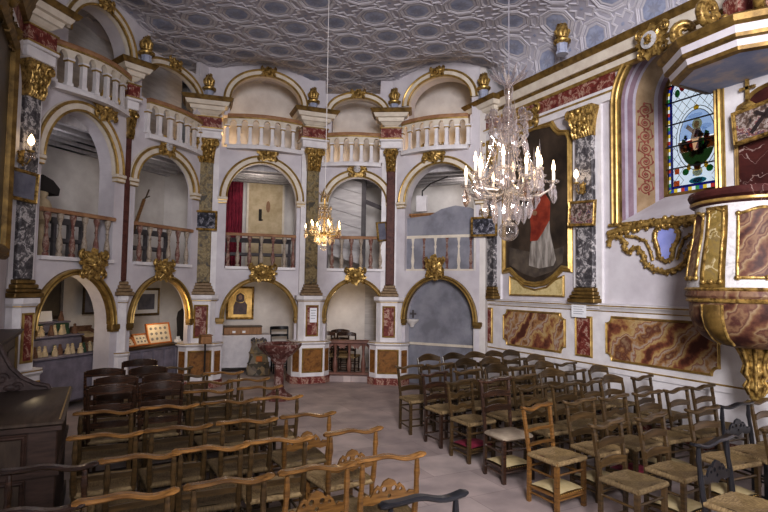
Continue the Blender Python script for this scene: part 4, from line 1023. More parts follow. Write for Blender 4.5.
for r, (y, row) in enumerate(RIGHT):
    for k, (kd, x) in enumerate(row):
        wh = 'right block, %s, %s' % (NUM[r] if r < 7 else 'farthest row', 'at the aisle' if k == 0 else ORD[k] + ' from aisle')
        chair(kd, x, y - .22, rg.uniform(-.10, .10), wh, 'rush-seated chairs of the right block')
# ================================================================== things on the walls
def print_mat(name, cols, scale=9, stretch=(1, 1, 1)):
    return marble(name, cols, scale, .12, stretch=stretch, rough=.75)
M['printgray'] = print_mat('old_gray_print', [(.40, (.02, .02, .025)), (.52, (.07, .07, .09)), (.58, (.34, .33, .36)), (.62, (.06, .06, .08))], 11)
M['printbrown'] = print_mat('old_tinted_print', [(.34, (.03, .025, .025)), (.47, (.14, .09, .07)), (.53, (.40, .36, .33)), (.57, (.22, .07, .05)), (.64, (.07, .08, .12))], 11)
M['printdim'] = print_mat('dim_print', [(.3, (.10, .10, .13)), (.55, (.18, .18, .22)), (.7, (.12, .12, .16))], 4)
M['canvas'] = noisy('dark_oil_canvas', (.018, .013, .010), (.075, .052, .036), 2.2, .35, detail=6)
def framed(name, label, w, h, loc, rotz, frame='gold', pic='printgray', tilt=0.0, lean=0.0, fw=.045, mat=None):
    t = thing(name, label, 'picture', loc, rotz); t.rotation_euler = (lean, tilt, rotz)
    mb = MB(); frame_mesh(mb, rect(-w / 2, w / 2, -h / 2, h / 2), mold(fw, .04)); mb.build('frame', frame, t)
    mb = MB(); mb.box(-w / 2, w / 2, -.012, 0, -h / 2, h / 2); pr = mb.build('print', pic, t, smooth=False)
    if mat:
        mb = MB(); mb.plate(rect(-w / 2, w / 2, -h / 2, h / 2), [rect(-w * .36, w * .36, -h * .34, h * .34)], -.016, -.011); mb.build('mount', mat, t, smooth=False)
    return t
def on_face(wi, N_, out, z, dx=0.0):
    """a point on the front of a pilaster that faces N_"""
    l = hypot(*N_); nx, ny = N_[0] / l, N_[1] / l; return (wi[0] + nx * out - ny * dx, wi[1] + ny * out + nx * dx, z), face(nx, ny)
p_, r_ = on_face(W[2], (-.158, -.987), .14, 3.27); framed('framed_picture', 'small gray picture in gilt frame on the olive pilaster left of the central bay', .42, .31, p_, r_)
p_, r_ = (6.62, 8.50, 3.20), face(-.80, -.60); framed('framed_picture', 'small gray print in gilt frame on the corner pilaster under the large chandelier', .44, .30, p_, r_)
p_, r_ = on_face((XR, 6.2), (-1, 0), .15, 3.21); framed('framed_picture', 'small tinted print in gilt frame, slightly askew, on the pilaster by the window', .46, .32, p_, r_, pic='printbrown', tilt=radians(4))
p_, r_ = on_face((W[0][0] - .03, W[0][1] - .3), (.74, -.67), .15, 3.24, -.13); framed('framed_picture', 'small dim picture in gilt frame on the left wall pilaster beneath its sconce', .34, .32, p_, r_, pic='printdim', tilt=radians(3))
q = bay_world(3, L - .20 if False else 1.52, -.13, 3.16); framed('framed_picture', 'dark narrow picture seen sideways, beside the slim red pilaster', .20, .34, q, bayframe(3)[1] + radians(38), pic='printdim', tilt=radians(-8), fw=.035)

def sconce(loc, rotz, label, lit=True):
    t = thing('wall_sconce', label, 'wall light', loc, rotz)
    mb = MB(); ornate(mb, .12, .20, .03, 5, cz=-.05); mb.build('back_plate', 'gold', t)
    mb = MB(); mb.tube([(0, -.02, -.10), (0, -.10, -.14), (0, -.15, -.08), (0, -.15, .0)], .010, 8); mb.lathe([(.012, 0), (.045, .015), (.05, .03), (.02, .03)], 12, (0, -.15, 0)); mb.build('arm', 'gold', t)
    mb = MB(); mb.lathe([(.014, .03), (.014, .10)], 10, (0, -.15, 0)); mb.build('candle', 'candle', t)
    mb = MB(); mb.lathe([(.010, .10), (.036, .13), (.042, .165), (.026, .21), (.003, .25)], 10, (0, -.15, 0)); mb.build('bulb', 'bulb' if lit else 'candle', t)
    for k in range(5):
        a = -pi / 2 + (k - 2) * .7; mb = MB(); mb.drop((.05 * cos(a), -.15 + .05 * sin(a), .01), .10, .04); mb.build('crystal_pendant', 'crystal', t)
    return t
p_, r_ = on_face((XR, 6.2), (-1, 0), .13, 3.66); sconce(p_, r_, 'lit crystal sconce on the pilaster between the tall painting and the window')
p_, r_ = on_face((W[0][0] - .03, W[0][1] - .3), (.74, -.67), .10, 3.66, -.13); sconce(p_, r_, 'lit crystal sconce on the left wall pilaster')
p_, r_ = on_face((XR, 8.61), (-1, 0), .13, 3.52); sconce(p_, r_, 'small sconce above the gray print on the corner pilaster', False)

# tall oil painting
t = thing('oil_painting', 'tall dark oil painting of a robed churchman in a gilt curved frame, behind the chandelier', 'painting', (XR, 7.41, 3.5), -pi / 2)
hx = .81
half = [(hx, 2.36), (hx * .80, 2.38), (hx * .56, 2.24), (hx * .3, 2.13), (0, 2.10)]
top = [(hx, 4.52), (hx * .93, 4.62), (hx * .72, 4.66), (hx * .60, 4.74), (hx * .50, 4.86), (0, 4.90)]
outl = [(x, z - 3.5) for x, z in [(-x, z) for x, z in half] + half[::-1][1:] + top + [(-x, z) for x, z in top[::-1][1:]]]
mb = MB(); mb.plate(outl, (), -.02, 0); mb.build('canvas', 'canvas', t, smooth=False)
mb = MB(); frame_mesh(mb, outl, [(a - .02, y - .005) for a, y in mold(.095, .06)]); mb.build('gilt_frame', 'goldline', t)
M['capered'] = noisy('painted_red_cape', (.16, .02, .012), (.34, .06, .03), 5, .4); M['albwhite'] = noisy('painted_white_robe', (.16, .14, .12), (.46, .42, .38), 4, .4, stretch=(3, 1, .6)); M['skinpaint'] = noisy('painted_skin', (.22, .12, .07), (.36, .22, .14), 5, .4); M['navypaint'] = noisy('painted_dark_blue', (.02, .03, .07), (.05, .06, .12), 5, .4); M['paintglow'] = noisy('painted_landscape', (.05, .04, .035), (.15, .12, .09), 3, .4)
def fig(nm, m, pts, y=-.024):
    mb = MB(); mb.plate([(x + 7.41, z - 3.5) for x, z in pts], (), y, -.018); return mb.build(nm, m, t, smooth=False)
fig('painted_ground', 'paintglow', [(-8.1, 2.45), (-7.7, 2.27), (-7.41, 2.20), (-7.0, 2.30), (-6.75, 2.45), (-6.72, 2.72), (-7.3, 2.62), (-8.1, 2.78)], -.022)
fig('painted_robe', 'albwhite', [(-7.56, 2.42), (-7.30, 2.36), (-6.96, 2.40), (-6.90, 2.5), (-7.04, 3.0), (-7.06, 3.32), (-7.32, 3.3), (-7.52, 2.8)], -.026)
fig('painted_cape', 'capered', [(-7.56, 3.50), (-7.42, 3.72), (-7.20, 3.74), (-7.03, 3.52), (-7.04, 3.2), (-7.22, 2.98), (-7.34, 2.86), (-7.52, 2.86), (-7.50, 3.1)], -.030)
fig('painted_collar', 'navypaint', [(-7.62, 3.62), (-7.40, 3.60), (-7.36, 3.44), (-7.54, 3.46)], -.033)
fig('painted_head', 'skinpaint', ell(-7.30, 3.86, .10, .14, 16), -.030); fig('painted_hand', 'skinpaint', ell(-7.40, 3.36, .06, .045, 10), -.034)
mb = MB(); mb.plate([(x, z) for x, z in [(-8.07, 1.88), (-6.72, 1.88), (-6.72, 2.22), (-6.92, 2.16), (-7.12, 2.03), (-7.40, 1.98), (-7.68, 2.03), (-7.87, 2.16), (-8.07, 2.22)]], (), -.02, .01); yp = trim(mb, 'yellowmarble', **RW, smooth=False)
mb = MB(); frame_mesh(mb, [(-8.07, 1.88), (-6.72, 1.88), (-6.72, 2.22), (-6.92, 2.16), (-7.12, 2.03), (-7.40, 1.98), (-7.68, 2.03), (-7.87, 2.16), (-8.07, 2.22)], [(a - .015, y - .02) for a, y in mold(.03, .025)]); mb.build('panel_molding', 'goldline', yp)
mb = MB(); ornate(mb, .62, .36, .10, 7, seed=8); o = mb.build('gilded_cartouche', 'gold', None, (XR - .06, 7.55, 5.12), -pi / 2, angle=60); tag(o, 'gilt rocaille crest above the tall oil painting, behind the chandelier', 'ornament')

# gilt framed painting at the left edge
t = thing('oil_painting', 'shadowed painting in a broad gilt frame on the left wall, cut by the picture edge', 'painting', (XL, 6.55, 3.45), pi / 2)
mb = MB(); mb.box(-.85, .85, -.05, 0, -1.05, 1.20); mb.build('canvas', 'canvas', t, smooth=False)
mb = MB(); frame_mesh(mb, rect(-.82, .82, -1.05, 1.2), [(a, y - .05) for a, y in mold(.15, .09)]); mb.build('gilt_frame', 'golddark', t)
mb = MB(); ornate(mb, .7, .5, .16, 7, cz=1.45, y=-.03, seed=3); ornate(mb, .42, .36, .12, 5, cx=.75, cz=1.36, y=-.03, seed=2); mb.build('carved_crest', 'golddark', t, angle=60)

# paper notices
def notice(label, w, h, loc, rotz):
    mb = MB(); mb.box(-w / 2, w / 2, -.004, 0, -h / 2, h / 2); o = mb.build('notice_sign', 'paper', None, loc, rotz, smooth=False); tag(o, label, 'notice')
    M.setdefault('ink', plain('faded_ink', (.35, .35, .38), .7)); mb = MB()
    for k in range(4): mb.box(-w * .36, w * (.36 - .1 * (k % 2)), -.0055, -.004, h * (.3 - .18 * k), h * (.3 - .18 * k) + h * .05)
    mb.build('printed_lines', 'ink', o, smooth=False); return o
notice('white paper notice fixed to the dado below the window-side sconce', .30, .20, (XR - .125, 6.31, 1.655), -pi / 2)
p_, r_ = on_face(W[3], (-.10, -.995), .275, 1.39, .02); notice('tall paper notice on the pedestal behind the small chandelier', .15, .30, p_, r_)

# ================================================================== pulpit and its canopy
pc = (6.32, 3.41); pr = face(-.879, -.477)
t = thing('pulpit', 'round marble pulpit with gilt-framed panels hanging on the right wall', 'pulpit', (pc[0], pc[1], 0), pr); t.scale = (.94, .94, 1)
PPR = [(1.86, .66), (1.98, .695), (2.05, .68), (2.2, .675), (2.4, .64), (2.6, .60), (2.8, .575), (2.95, .585), (3.0, .60)]
def prad(z):
    for (a, ra), (b, rb) in zip(PPR, PPR[1:]):
        if a <= z <= b: return ra + (rb - ra) * (z - a) / (b - a)
    return PPR[0][1] if z < PPR[0][0] else PPR[-1][1]
mb = MB(); mb.lathe([(prad(z), z) for z in (2.02, 2.1, 2.2, 2.3, 2.4, 2.5, 2.6, 2.7, 2.8, 2.9, 2.95)], 48); mb.build('body', 'whitemarble', t)
mb = MB(); mb.lathe([(.58, 2.92), (.62, 2.94), (.63, 2.97), (.60, 2.99), (.64, 3.01), (.655, 3.05), (.64, 3.085), (.60, 3.09), (.52, 3.09), (.52, 2.95)], 48, caps=False); mb.build('rim', 'winemarble', t)
mb = MB(); mb.lathe([(.60, 2.93), (.635, 2.95), (.635, 2.975), (.60, 2.985)], 48, caps=False); mb.build('rim_fillet', 'goldline', t)
mb = MB(); mb.lathe([(.64, 1.87), (.69, 1.885), (.70, 1.90), (.68, 1.915), (.685, 1.93)], 48, caps=False); mb.lathe([(.69, 2.0), (.715, 2.02), (.69, 2.04)], 48, caps=False); mb.build('molding', 'gold', t)
mb = MB(); mb.lathe([(.685, 1.925), (.705, 1.95), (.70, 2.0), (.68, 2.02)], 48, caps=False); mb.build('marble_band', 'pulpitmarble', t)
BOW = [(.26, 1.40), (.42, 1.435), (.54, 1.51), (.62, 1.62), (.66, 1.74), (.665, 1.88)]
mb = MB(); mb.lathe(BOW, 48, caps=False); mb.build('bowl', 'pulpitmarble', t)
def pp(phi, z, off=0.0, rf=prad): r = rf(z) + off; a = radians(phi + 11); return (r * sin(a), -r * cos(a), z)
def brad(z):
    for (ra, a), (rb, b) in zip(BOW, BOW[1:]):
        if a <= z <= b: return ra + (rb - ra) * (z - a) / (b - a)
    return BOW[0][0] if z < 1.42 else BOW[-1][0]
def pulpit_panel(nm, m, ph, hp, z0, z1, crown=.05):
    mb = MB(); nz, nf = 14, 10; rows = []
    for j in range(nz + 1):
        row = []
        for k in range(nf + 1):
            f = -1 + 2 * k / nf; zt = z1 + crown * (cos(f * pi) * .5 + .2); row.append(pp(ph + hp * f, z0 + (zt - z0) * j / nz, .012))
        rows.append(row)
    mb.loft(rows, False, closed=False); p = mb.build(nm, m, t)
    mb = MB(); ed = [rows[0][k] for k in range(nf + 1)] + [rows[j][nf] for j in range(1, nz + 1)] + [rows[nz][k] for k in range(nf - 1, -1, -1)] + [rows[j][0] for j in range(nz - 1, -1, -1)]
    mb.tube(ed, .017, 6)
    for q in (rows[0][0], rows[0][nf], rows[nz][0], rows[nz][nf], rows[0][nf // 2]): mb.ball(q, (.032, .032, .028), 8, 6)
    mb.build('gilt_border', 'gold', p, angle=60); return p
for ph in (-1, 98): pulpit_panel('marble_panel', 'pulpitmarble', ph, 22, 2.14, 2.82)
for ph in (-74, 70): pulpit_panel('marble_panel', 'pulpitmarble', ph, 10, 2.14, 2.84, .03)
for ph in (-46, 45):
    mb = MB(); rows = [[pp(ph + 13 * (-1 + k / 4), 2.04 + .86 * j / 14, .008) for k in range(9)] for j in range(15)]; mb.loft(rows, False, closed=False); q = mb.build('console_ground', 'golddark', t)
    pulpit_panel('console_panel', 'greenmarble', ph, 8.5, 2.10, 2.86, .02)
    mb = MB(); rows = []
    for j in range(15):
        z = 1.44 + .42 * j / 14; rows.append([pp(ph + (9 if k else -9) * 0 + 10 * (-1 + k / 4), z, .02 + .03 * sin(pi * k / 8) + .02 * sin(pi * j / 14), brad) for k in range(9)])
    mb.loft(rows, False, closed=False); mb.build('bowl_rib', 'golddark', t)
    for s in (-10, 10): mb = MB(); mb.tube([pp(ph + s, 1.44 + .42 * j / 14, .03, brad) for j in range(15)], .016, 6); mb.build('gilt_fillet', 'gold', q)
mb = MB(); mb.lathe([(.06, .82), (.10, .86), (.09, .92), (.14, .96), (.15, 1.0), (.10, 1.04), (.09, 1.08), (.15, 1.12), (.16, 1.16), (.12, 1.19), (.13, 1.26), (.19, 1.36), (.27, 1.44)], 12)
for k in range(8):
    a = 2 * pi * k / 8; mb.tube([(.28 * cos(a), .28 * sin(a), 1.44), (.20 * cos(a), .20 * sin(a), 1.33), (.15 * cos(a), .15 * sin(a), 1.22), (.18 * cos(a), .18 * sin(a), 1.13), (.11 * cos(a), .11 * sin(a), 1.05), (.16 * cos(a), .16 * sin(a), .98), (.10 * cos(a), .1 * sin(a), .88)], [.035, .03, .025, .035, .02, .03, .012], 7)
mb.map(lambda x, y, z: (x * .72, y * .72, z)); mb.build('pendant_boss', 'gold', t, angle=60)
# back panel between pulpit and canopy
t = thing('pulpit_dossal', 'dark wine marble panel in a gilt molding on the wall behind the pulpit', 'panel', (XR, 3.42, 2.95), -pi / 2)
mb = MB(); mb.box(-.62, .62, -.05, 0, -.05, 1.62); mb.build('surround', 'white', t, smooth=False)
ob = [(-.44, .05), (.44, .05), (.44, 1.20), (.40, 1.30), (.30, 1.34)] + arc(0, 1.34, .30, .14, 0, pi, 10)[1:] + [(-.40, 1.30), (-.44, 1.20)]
mb = MB(); mb.plate(ob, (), -.06, -.04); mb.build('marble_panel', 'winemarble', t, smooth=False)
mb = MB(); frame_mesh(mb, ob, [(a - .02, y - .055) for a, y in mold(.05, .035)]); mb.build('gilt_molding', 'golddark', t)
t = thing('crucifix', 'small gilt cross on a mound, over the picture behind the pulpit', 'cross', (XR - .10, 3.70, 4.22), -pi / 2)
mb = MB(); mb.box(-.018, .018, -.02, .01, 0, .34); mb.box(-.09, .09, -.02, .01, .21, .245); mb.build('cross', 'gold', t)
mb = MB(); mb.lathe([(.12, -.06), (.10, 0), (.05, .05), (.02, .07)], 12, sy=.4); mb.build('mound', 'gold', t)
framed('framed_picture', 'tilted tinted picture with a dark cross in a gilt frame, behind the pulpit', .56, .34, (XR - .16, 3.52, 4.00), -pi / 2, pic='printbrown', tilt=radians(-7), lean=radians(-6), fw=.05)
pk = bpy.data.objects['framed_picture.005']
M['inkdark'] = plain('painted_cross', (.03, .02, .02), .6); mb = MB(); mb.bar((-.12, -.016, -.12), (.16, -.016, .16), .045, .006); mb.bar((-.05, -.016, .12), (.15, -.016, -.04), .04, .006); mb.build('painted_cross', 'inkdark', pk, smooth=False)

t = thing('pulpit_canopy', 'white and gilt polygonal sounding board with painted blue underside above the pulpit', 'canopy', (6.35, 3.42, 4.5), 0)
CP = [(6.95, 4.30), (6.22, 4.30), (5.90, 3.86), (5.88, 3.28), (6.10, 2.95), (6.45, 2.70), (6.95, 2.70)]
CP = [(x - 6.35, y - 3.42) for x, y in CP]
def cring(g, z):
    out = []
    for k, (p, nn) in enumerate(ring_path(CP)):
        x = p[0] + nn[0] * g; y = p[1] + nn[1] * g
        if k in (0, 6): x = CP[k][0] - .02
        out.append((x, y, z))
    return out
for nm, m, st in (('lower_molding', 'golddark', [(-.10, .05), (-.03, .06), (-.02, .10)]), ('lower_fascia', 'plaster', [(-.02, .10), (0.0, .165)]), ('middle_molding', 'golddark', [(0.0, .165), (.04, .18), (.045, .22)]), ('upper_fascia', 'plaster', [(.045, .22), (.06, .30)]), ('top_molding', 'golddark', [(.06, .30), (.10, .33), (.12, .39), (.10, .41)])):
    mb = MB(); mb.loft([cring(g, z) for g, z in st], False); mb.build(nm, m, t, smooth=False)
mb = MB(); mb.loft([cring(-.10, .055), cring(-.10, .065)]); M['skyceil'] = noisy('painted_cloudy_sky', (.20, .25, .38), (.50, .42, .38), 2.4, .7, c3=(.28, .31, .42)); mb.build('painted_underside', 'skyceil', t, smooth=False)
mb = MB(); mb.loft([cring(.10, .40), cring(.0, .46), cring(-.2, .50)]); mb.build('top_board', 'golddark', t, smooth=False)
def volute(nm, a, r0, y):
    mb = MB(); pts = []
    for x, yy, z in spiral(0, 0, .17, 1.6, .2, a0=pi, sgn=-1): pts.append((x, y, z))
    return mb
for k, (vx, vy, ang, sc) in enumerate([(-.14, .66, 2.2, .85), (-.36, .22, 3.0, .9), (-.34, -.30, 3.6, .9), (.16, .78, 1.75, .7)]):
    mb = MB(); d = (cos(ang), sin(ang)); base = [(q[0], q[2]) for q in spiral(.0, .66, .16 * sc, 1.7, .2, a0=-pi / 2, sgn=1)]
    pts = [(vx + d[0] * (x), vy + d[1] * x, z) for x, z in base]; mb.tube(pts, [.065 * sc * (1 - .5 * j / 22) for j in range(23)], 8)
    mb.tube([pts[0], (vx - d[0] * .25, vy - d[1] * .25, .52), (vx - d[0] * .45, vy - d[1] * .45, .72), (vx - d[0] * .6, vy - d[1] * .6, 1.0)], [.06 * sc, .08, .07, .05], 8)
    for j in range(6): mb.ball((vx - d[0] * (.05 * j) , vy - d[1] * (.05 * j), .52 + .05 * (j % 3)), (.06, .06, .05), 8, 6)
    mb.build('gilt_volute', 'gold', t, angle=60)
mb = MB(); mb.lathe([(.34, .46), (.36, .52), (.28, .58), (.30, .80), (.20, .95), (.24, 1.0), (.10, 1.15)], 8, (.1, 0, 0)); mb.build('crown_block', 'redmarble', t, smooth=False)

# ================================================================== chandeliers
def chandelier(loc, label, H, Rr, arms, metal, topz, bulb, warm=False, pend='crystal'):
    t = thing('hanging_chandelier', label, 'chandelier', loc, .2)   # origin at the ring height
    s = H / 1.38
    prof = [(.012, -.22), (.03, -.18), (.05, -.12), (.03, -.06), (.065, .0), (.05, .04), (.025, .08), (.045, .14), (.06, .20), (.03, .27), (.022, .32), (.05, .38), (.058, .43), (.03, .48), (.02, .55), (.04, .60), (.045, .65), (.02, .72), (.03, .78), (.036, .83), (.015, .88)]
    mb = MB(); mb.lathe([(r * s * 1.15, z * s) for r, z in prof], 10); mb.build('crystal_stem', ('glowcrystal' if warm else 'crystal'), t)
    mb = MB(); mb.tube([(0, 0, -.25 * s), (0, 0, .95 * s)], .008, 6); mb.lathe([(.07 * s, -.02), (.09 * s, 0), (.07 * s, .02)], 14); mb.build('metal_core', metal, t)
    mb = MB(); mb.tube([(0, 0, .93 * s), (.004, 0, (topz - loc[2]) * .5), (0, 0, topz - loc[2])], .006, 5); mb.build('suspension_cable', 'cable' if warm else 'darkcable', t)
    mb = MB(); n = 9
    for k in range(n):
        a = 2 * pi * k / n; pts = [(0, 0, .84 * s), (.05 * s * cos(a), .05 * s * sin(a), .88 * s), (.12 * s * cos(a), .12 * s * sin(a), .93 * s), (.16 * s * cos(a), .16 * s * sin(a), .985 * s)]
        mb.tube(pts, [.012 * s, .012 * s, .016 * s, .003], 5)
    mb.spike((0, 0, .86 * s), .16 * s, .05 * s); mb.build('crystal_crown', ('glowcrystal' if warm else 'crystal'), t, angle=20)
    np_ = 0
    for k in range(arms):
        a = 2 * pi * k / arms; ca, sa = cos(a), sin(a); rr = Rr * (1 if k % 2 == 0 else .80); zz = .04 * s if k % 2 == 0 else .12 * s
        mb = MB(); mb.tube([(.04 * ca, .04 * sa, 0), (rr * .35 * ca, rr * .35 * sa, -.05 * s), (rr * .7 * ca, rr * .7 * sa, -.05 * s), (rr * .95 * ca, rr * .95 * sa, 0), (rr * ca, rr * sa, zz)], .009 * s + .001, 6); arm = mb.build('arm', metal, t)
        mb = MB(); mb.lathe([(.008, zz - .005), (.042 * s, zz + .008), (.046 * s, zz + .02), (.012, zz + .014)], 12, (rr * ca, rr * sa, 0)); mb.build('drip_pan', ('glowcrystal' if warm else 'crystal'), arm)
        mb = MB(); mb.lathe([(.011 * s + .001, zz + .01), (.011 * s + .001, zz + .09 * s)], 8, (rr * ca, rr * sa, 0)); mb.build('candle', 'candle', arm)
        mb = MB(); b = zz + .09 * s; mb.lathe([(.006, b), (.014 * s, b + .025 * s), (.015 * s, b + .04 * s), (.007 * s, b + .075 * s), (.002, b + .095 * s)], 10, (rr * ca, rr * sa, 0)); mb.build('bulb', bulb, arm)
        for dr, h, w in ((.0, .15, .075), (.035, .09, .045), (-.05, .11, .05)):
            mb = MB(); ph = a + (dr * 3); mb.drop(((rr + dr * .3) * cos(ph), (rr + dr * .3) * sin(ph), zz - .01), h * s, w * s); mb.build('crystal_pendant', pend if k % 4 or dr else 'smokecrystal', t, angle=15); np_ += 1
        # tall spike between the candles
        a2 = a + pi / arms; r2 = Rr * .74
        mb = MB(); mb.spike((r2 * cos(a2), r2 * sin(a2), .02 * s), .36 * s if k % 2 else .26 * s, .055 * s); mb.build('crystal_spike', ('glowcrystal' if warm else 'crystal'), t, angle=15)
        mb = MB(); mb.tube([(.05 * cos(a2), .05 * sin(a2), .0), (r2 * cos(a2), r2 * sin(a2), .03 * s)], .006 * s + .001, 5); mb.build('spike_arm', metal, t)
    for k in range(8):
        a = 2 * pi * k / 8 + .2; r3 = .145 * s
        mb = MB(); mb.tube([(0, 0, .38 * s), (r3 * .6 * cos(a), r3 * .6 * sin(a), .36 * s), (r3 * cos(a), r3 * sin(a), .44 * s)], .006 * s + .001, 5); q = mb.build('upper_arm', metal, t)
        mb = MB(); mb.spike((r3 * cos(a), r3 * sin(a), .44 * s), (.26 if k % 2 else .18) * s, .05 * s); mb.build('crystal_spike', ('glowcrystal' if warm else 'crystal'), q, angle=15)
        mb = MB(); mb.drop((r3 * cos(a), r3 * sin(a), .43 * s), .14 * s, .07 * s); mb.build('crystal_pendant', pend, t, angle=15)
        mb = MB(); mb.ball((r3 * 1.08 * cos(a + .4), r3 * 1.08 * sin(a + .4), .60 * s), (.036 * s, .036 * s, .042 * s), 7, 5); mb.tube([(0, 0, .56 * s), (r3 * 1.08 * cos(a + .4), r3 * 1.08 * sin(a + .4), .58 * s)], .004 * s + .0005, 4); mb.build('crystal_rosette', ('glowcrystal' if warm else 'crystal'), t, angle=15)
        mb = MB(); mb.ball((r3 * .55 * cos(a + .3), r3 * .55 * sin(a + .3), .50 * s), .028 * s, 8, 6); mb.build('crystal_bead', ('glowcrystal' if warm else 'crystal'), t)
    for k in range(14):
        a = 2 * pi * k / 14; r4 = Rr * (.52 if k % 2 else .34)
        mb = MB(); mb.drop((r4 * cos(a), r4 * sin(a), -.05 * s), (.17 if k % 2 else .22) * s, .075 * s); mb.build('crystal_pendant', pend, t, angle=15)
    for k in range(arms):   # bead swags from the upper tier down to the arms
        a = 2 * pi * k / arms; pts = [((.12 * s + (Rr * .85 - .12 * s) * f) * cos(a), (.12 * s + (Rr * .85 - .12 * s) * f) * sin(a), (.42 - .36 * f - .10 * sin(pi * f)) * s) for f in [j / 9 for j in range(10)]]
        mb = MB()
        mb.tube(pts, .004 * s + .0005, 4)
        for p in pts: mb.ball(p, .014 * s, 6, 5)
        mb.build('bead_swag', ('glowcrystal' if warm else 'crystal'), t)
    mb = MB(); mb.ball((0, 0, -.325 * s), .080 * s, 20, 14); mb.build('glass_ball', 'ballglass', t); mb = MB(); mb.lathe([(.02 * s, -.25 * s), (.03 * s, -.24 * s), (.01 * s, -.20 * s)], 10); mb.build('ball_cap', metal, t)
    return t
chandelier((2.875, 3.38, 2.78), 'large crystal chandelier with lit candle bulbs and a glass ball, nearer the camera', 1.38, .345, 12, 'silver', 6.44, 'bulb')
chandelier((2.875, 7.42, 2.76), 'small glowing golden crystal chandelier hanging before the tribune', .86, .27, 10, 'gold', 6.44, 'bulbsmall', True, 'glowcrystal')

# ================================================================== left foreground: the churchwardens' pew
t = thing('wooden_pew', 'dark panelled wooden pew desk along the left wall with a high molded back', 'pew', (XL, 4.68, 0), 0)
x0, x1, yl = .24, .84, 1.42
mb = MB(); mb.box(x0, x1 - .02, .02, yl, 0, .96, .01); mb.build('carcass', 'pewwood', t, smooth=False)
mb = MB(); mb.box(x0, x1 + .02, -.03, yl + .02, .96, 1.0, .012); mb.build('desk_top', 'pewtop', t)
mb = MB(); mb.box(x0, x1 + .005, -.012, yl + .005, .925, .96); mb.box(x0, x1, -.005, yl, .60, .64); mb.box(x0, x1, -.005, yl, 0, .12); mb.build('molding', 'pewwood', t, smooth=False)
for a, b, z0, z1 in ((x0 + .02, x0 + .36, .68, .88), (x0 + .02, x0 + .36, .18, .56)):
    mb = MB(); mb.box(a, b, .0, .03, z0, z1); p = mb.build('front_panel', 'pewtop', t, smooth=False); mb = MB(); frame_mesh(mb, rect(a, b, z0, z1), mold(.035, .02)); mb.build('panel_molding', 'pewwood', p)
mb = MB(); mb.bar((x1 - .01, 0.0, .995), (x1 + .0, yl, .995), .012, .012, (0, 0, 1)); mb.build('gilt_edge', 'goldline', t, smooth=False)
mb = MB(); mb.box(.0, .20, -.6, 3.1, 0, 1.36); mb.build('back_board', 'pewwood', t, smooth=False)
mb = MB(); mb.loft([[(x, y, z) for x, z in ((0, 1.36), (.22, 1.36), (.25, 1.39), (.27, 1.42), (.27, 1.44), (0, 1.44))] for y in (-.6, 3.12)]); mb.build('cornice', 'pewwood', t)
for y in (1.7, 2.4): mb = MB(); mb.box(.19, .215, y, y + .5, .35, 1.25); mb.build('back_panel', 'pewtop', t, smooth=False)
mb = MB(); mb.box(.195, .225, 3.02, 3.10, 0, 1.36); mb.build('corner_post', 'golddark', t, smooth=False)
mb = MB(); ol = [(.20, .98), (.68, .98), (.66, 1.03), (.55, 1.06), (.45, 1.12), (.36, 1.22), (.30, 1.34), (.27, 1.41), (.22, 1.43), (.20, 1.40)]
mb.plate(ol, (), yl - .06, yl - .01); wg = mb.build('carved_wing', 'carved', t, smooth=False)
mb = MB(); mb.tube([(x, yl - .06, z) for x, z in ol[1:9]], .02, 7); mb.tube(spiral(.42, yl and 1.04, .05, 1.4, y=yl - .06), .012, 6); mb.tube(spiral(.30, 1.12, .06, 1.4, y=yl - .06), .012, 6); mb.ball((.36, yl - .06, 1.03), (.05, .02, .03)); mb.build('carved_scroll', 'carved', wg)

# ================================================================== under the arches
def at(i, u, v, z=0.0): return bay_world(i, u, v, z)
def rot(i, d=0.0): return bayframe(i)[1] + d
# --- leftmost bay: craft stall
t = thing('craft_stall', 'three-tiered stall draped in mauve-gray cloth, under the leftmost ground arch', 'stall', at(0, 1.15, .35), rot(0))
for nm, z0, z1, y0 in (('lower_tier', .0, .86, 0.0), ('middle_tier', .86, 1.15, .30), ('upper_tier', 1.15, 1.36, .52)):
    mb = MB(); w = {0.0: .62, .3: .50, .52: .42}[y0]; mb.box(-w, w, y0, 1.0, z0 if z0 else .12, z1 - .02, .04); p = mb.build(nm, 'purplecloth', t)
    mb = MB(); mb.box(-w - .012, w + .012, y0 - .012, 1.0, z1 - .03, z1, .008); mb.build('cloth_top', 'purplecloth', p)
FS = 1.35
M['figcream'] = noisy('pale_craft_clay', (.42, .33, .20), (.62, .52, .36), 12, .7); M['figgreen'] = noisy('dark_green_craft', (.02, .05, .03), (.05, .10, .05), 12, .8); M['figbrown'] = noisy('brown_craft_wood', (.10, .05, .03), (.22, .12, .07), 12, .7)
def figurine(m):
    mb = MB(); mb.lathe([(.032, 0), (.036, .01), (.028, .05), (.018, .075), (.022, .085), (.010, .095)], 8); mb.ball((0, 0, .105), .018, 8, 6); mb.tube([(-.03, 0, .05), (-.012, -.012, .07), (0.012, -.012, .07), (.03, 0, .05)], .008, 5)
    o = mb.build('craft_figurine', m); tag(o, 'small handmade figurine', 'figurine', 'handmade figurines on the craft stall'); return o
protos = {m: figurine(m) for m in ('figcream', 'figgreen', 'figbrown')}; fr_ = random.Random(5); seen = set()
cn = {'figcream': 'pale', 'figgreen': 'dark green', 'figbrown': 'brown'}
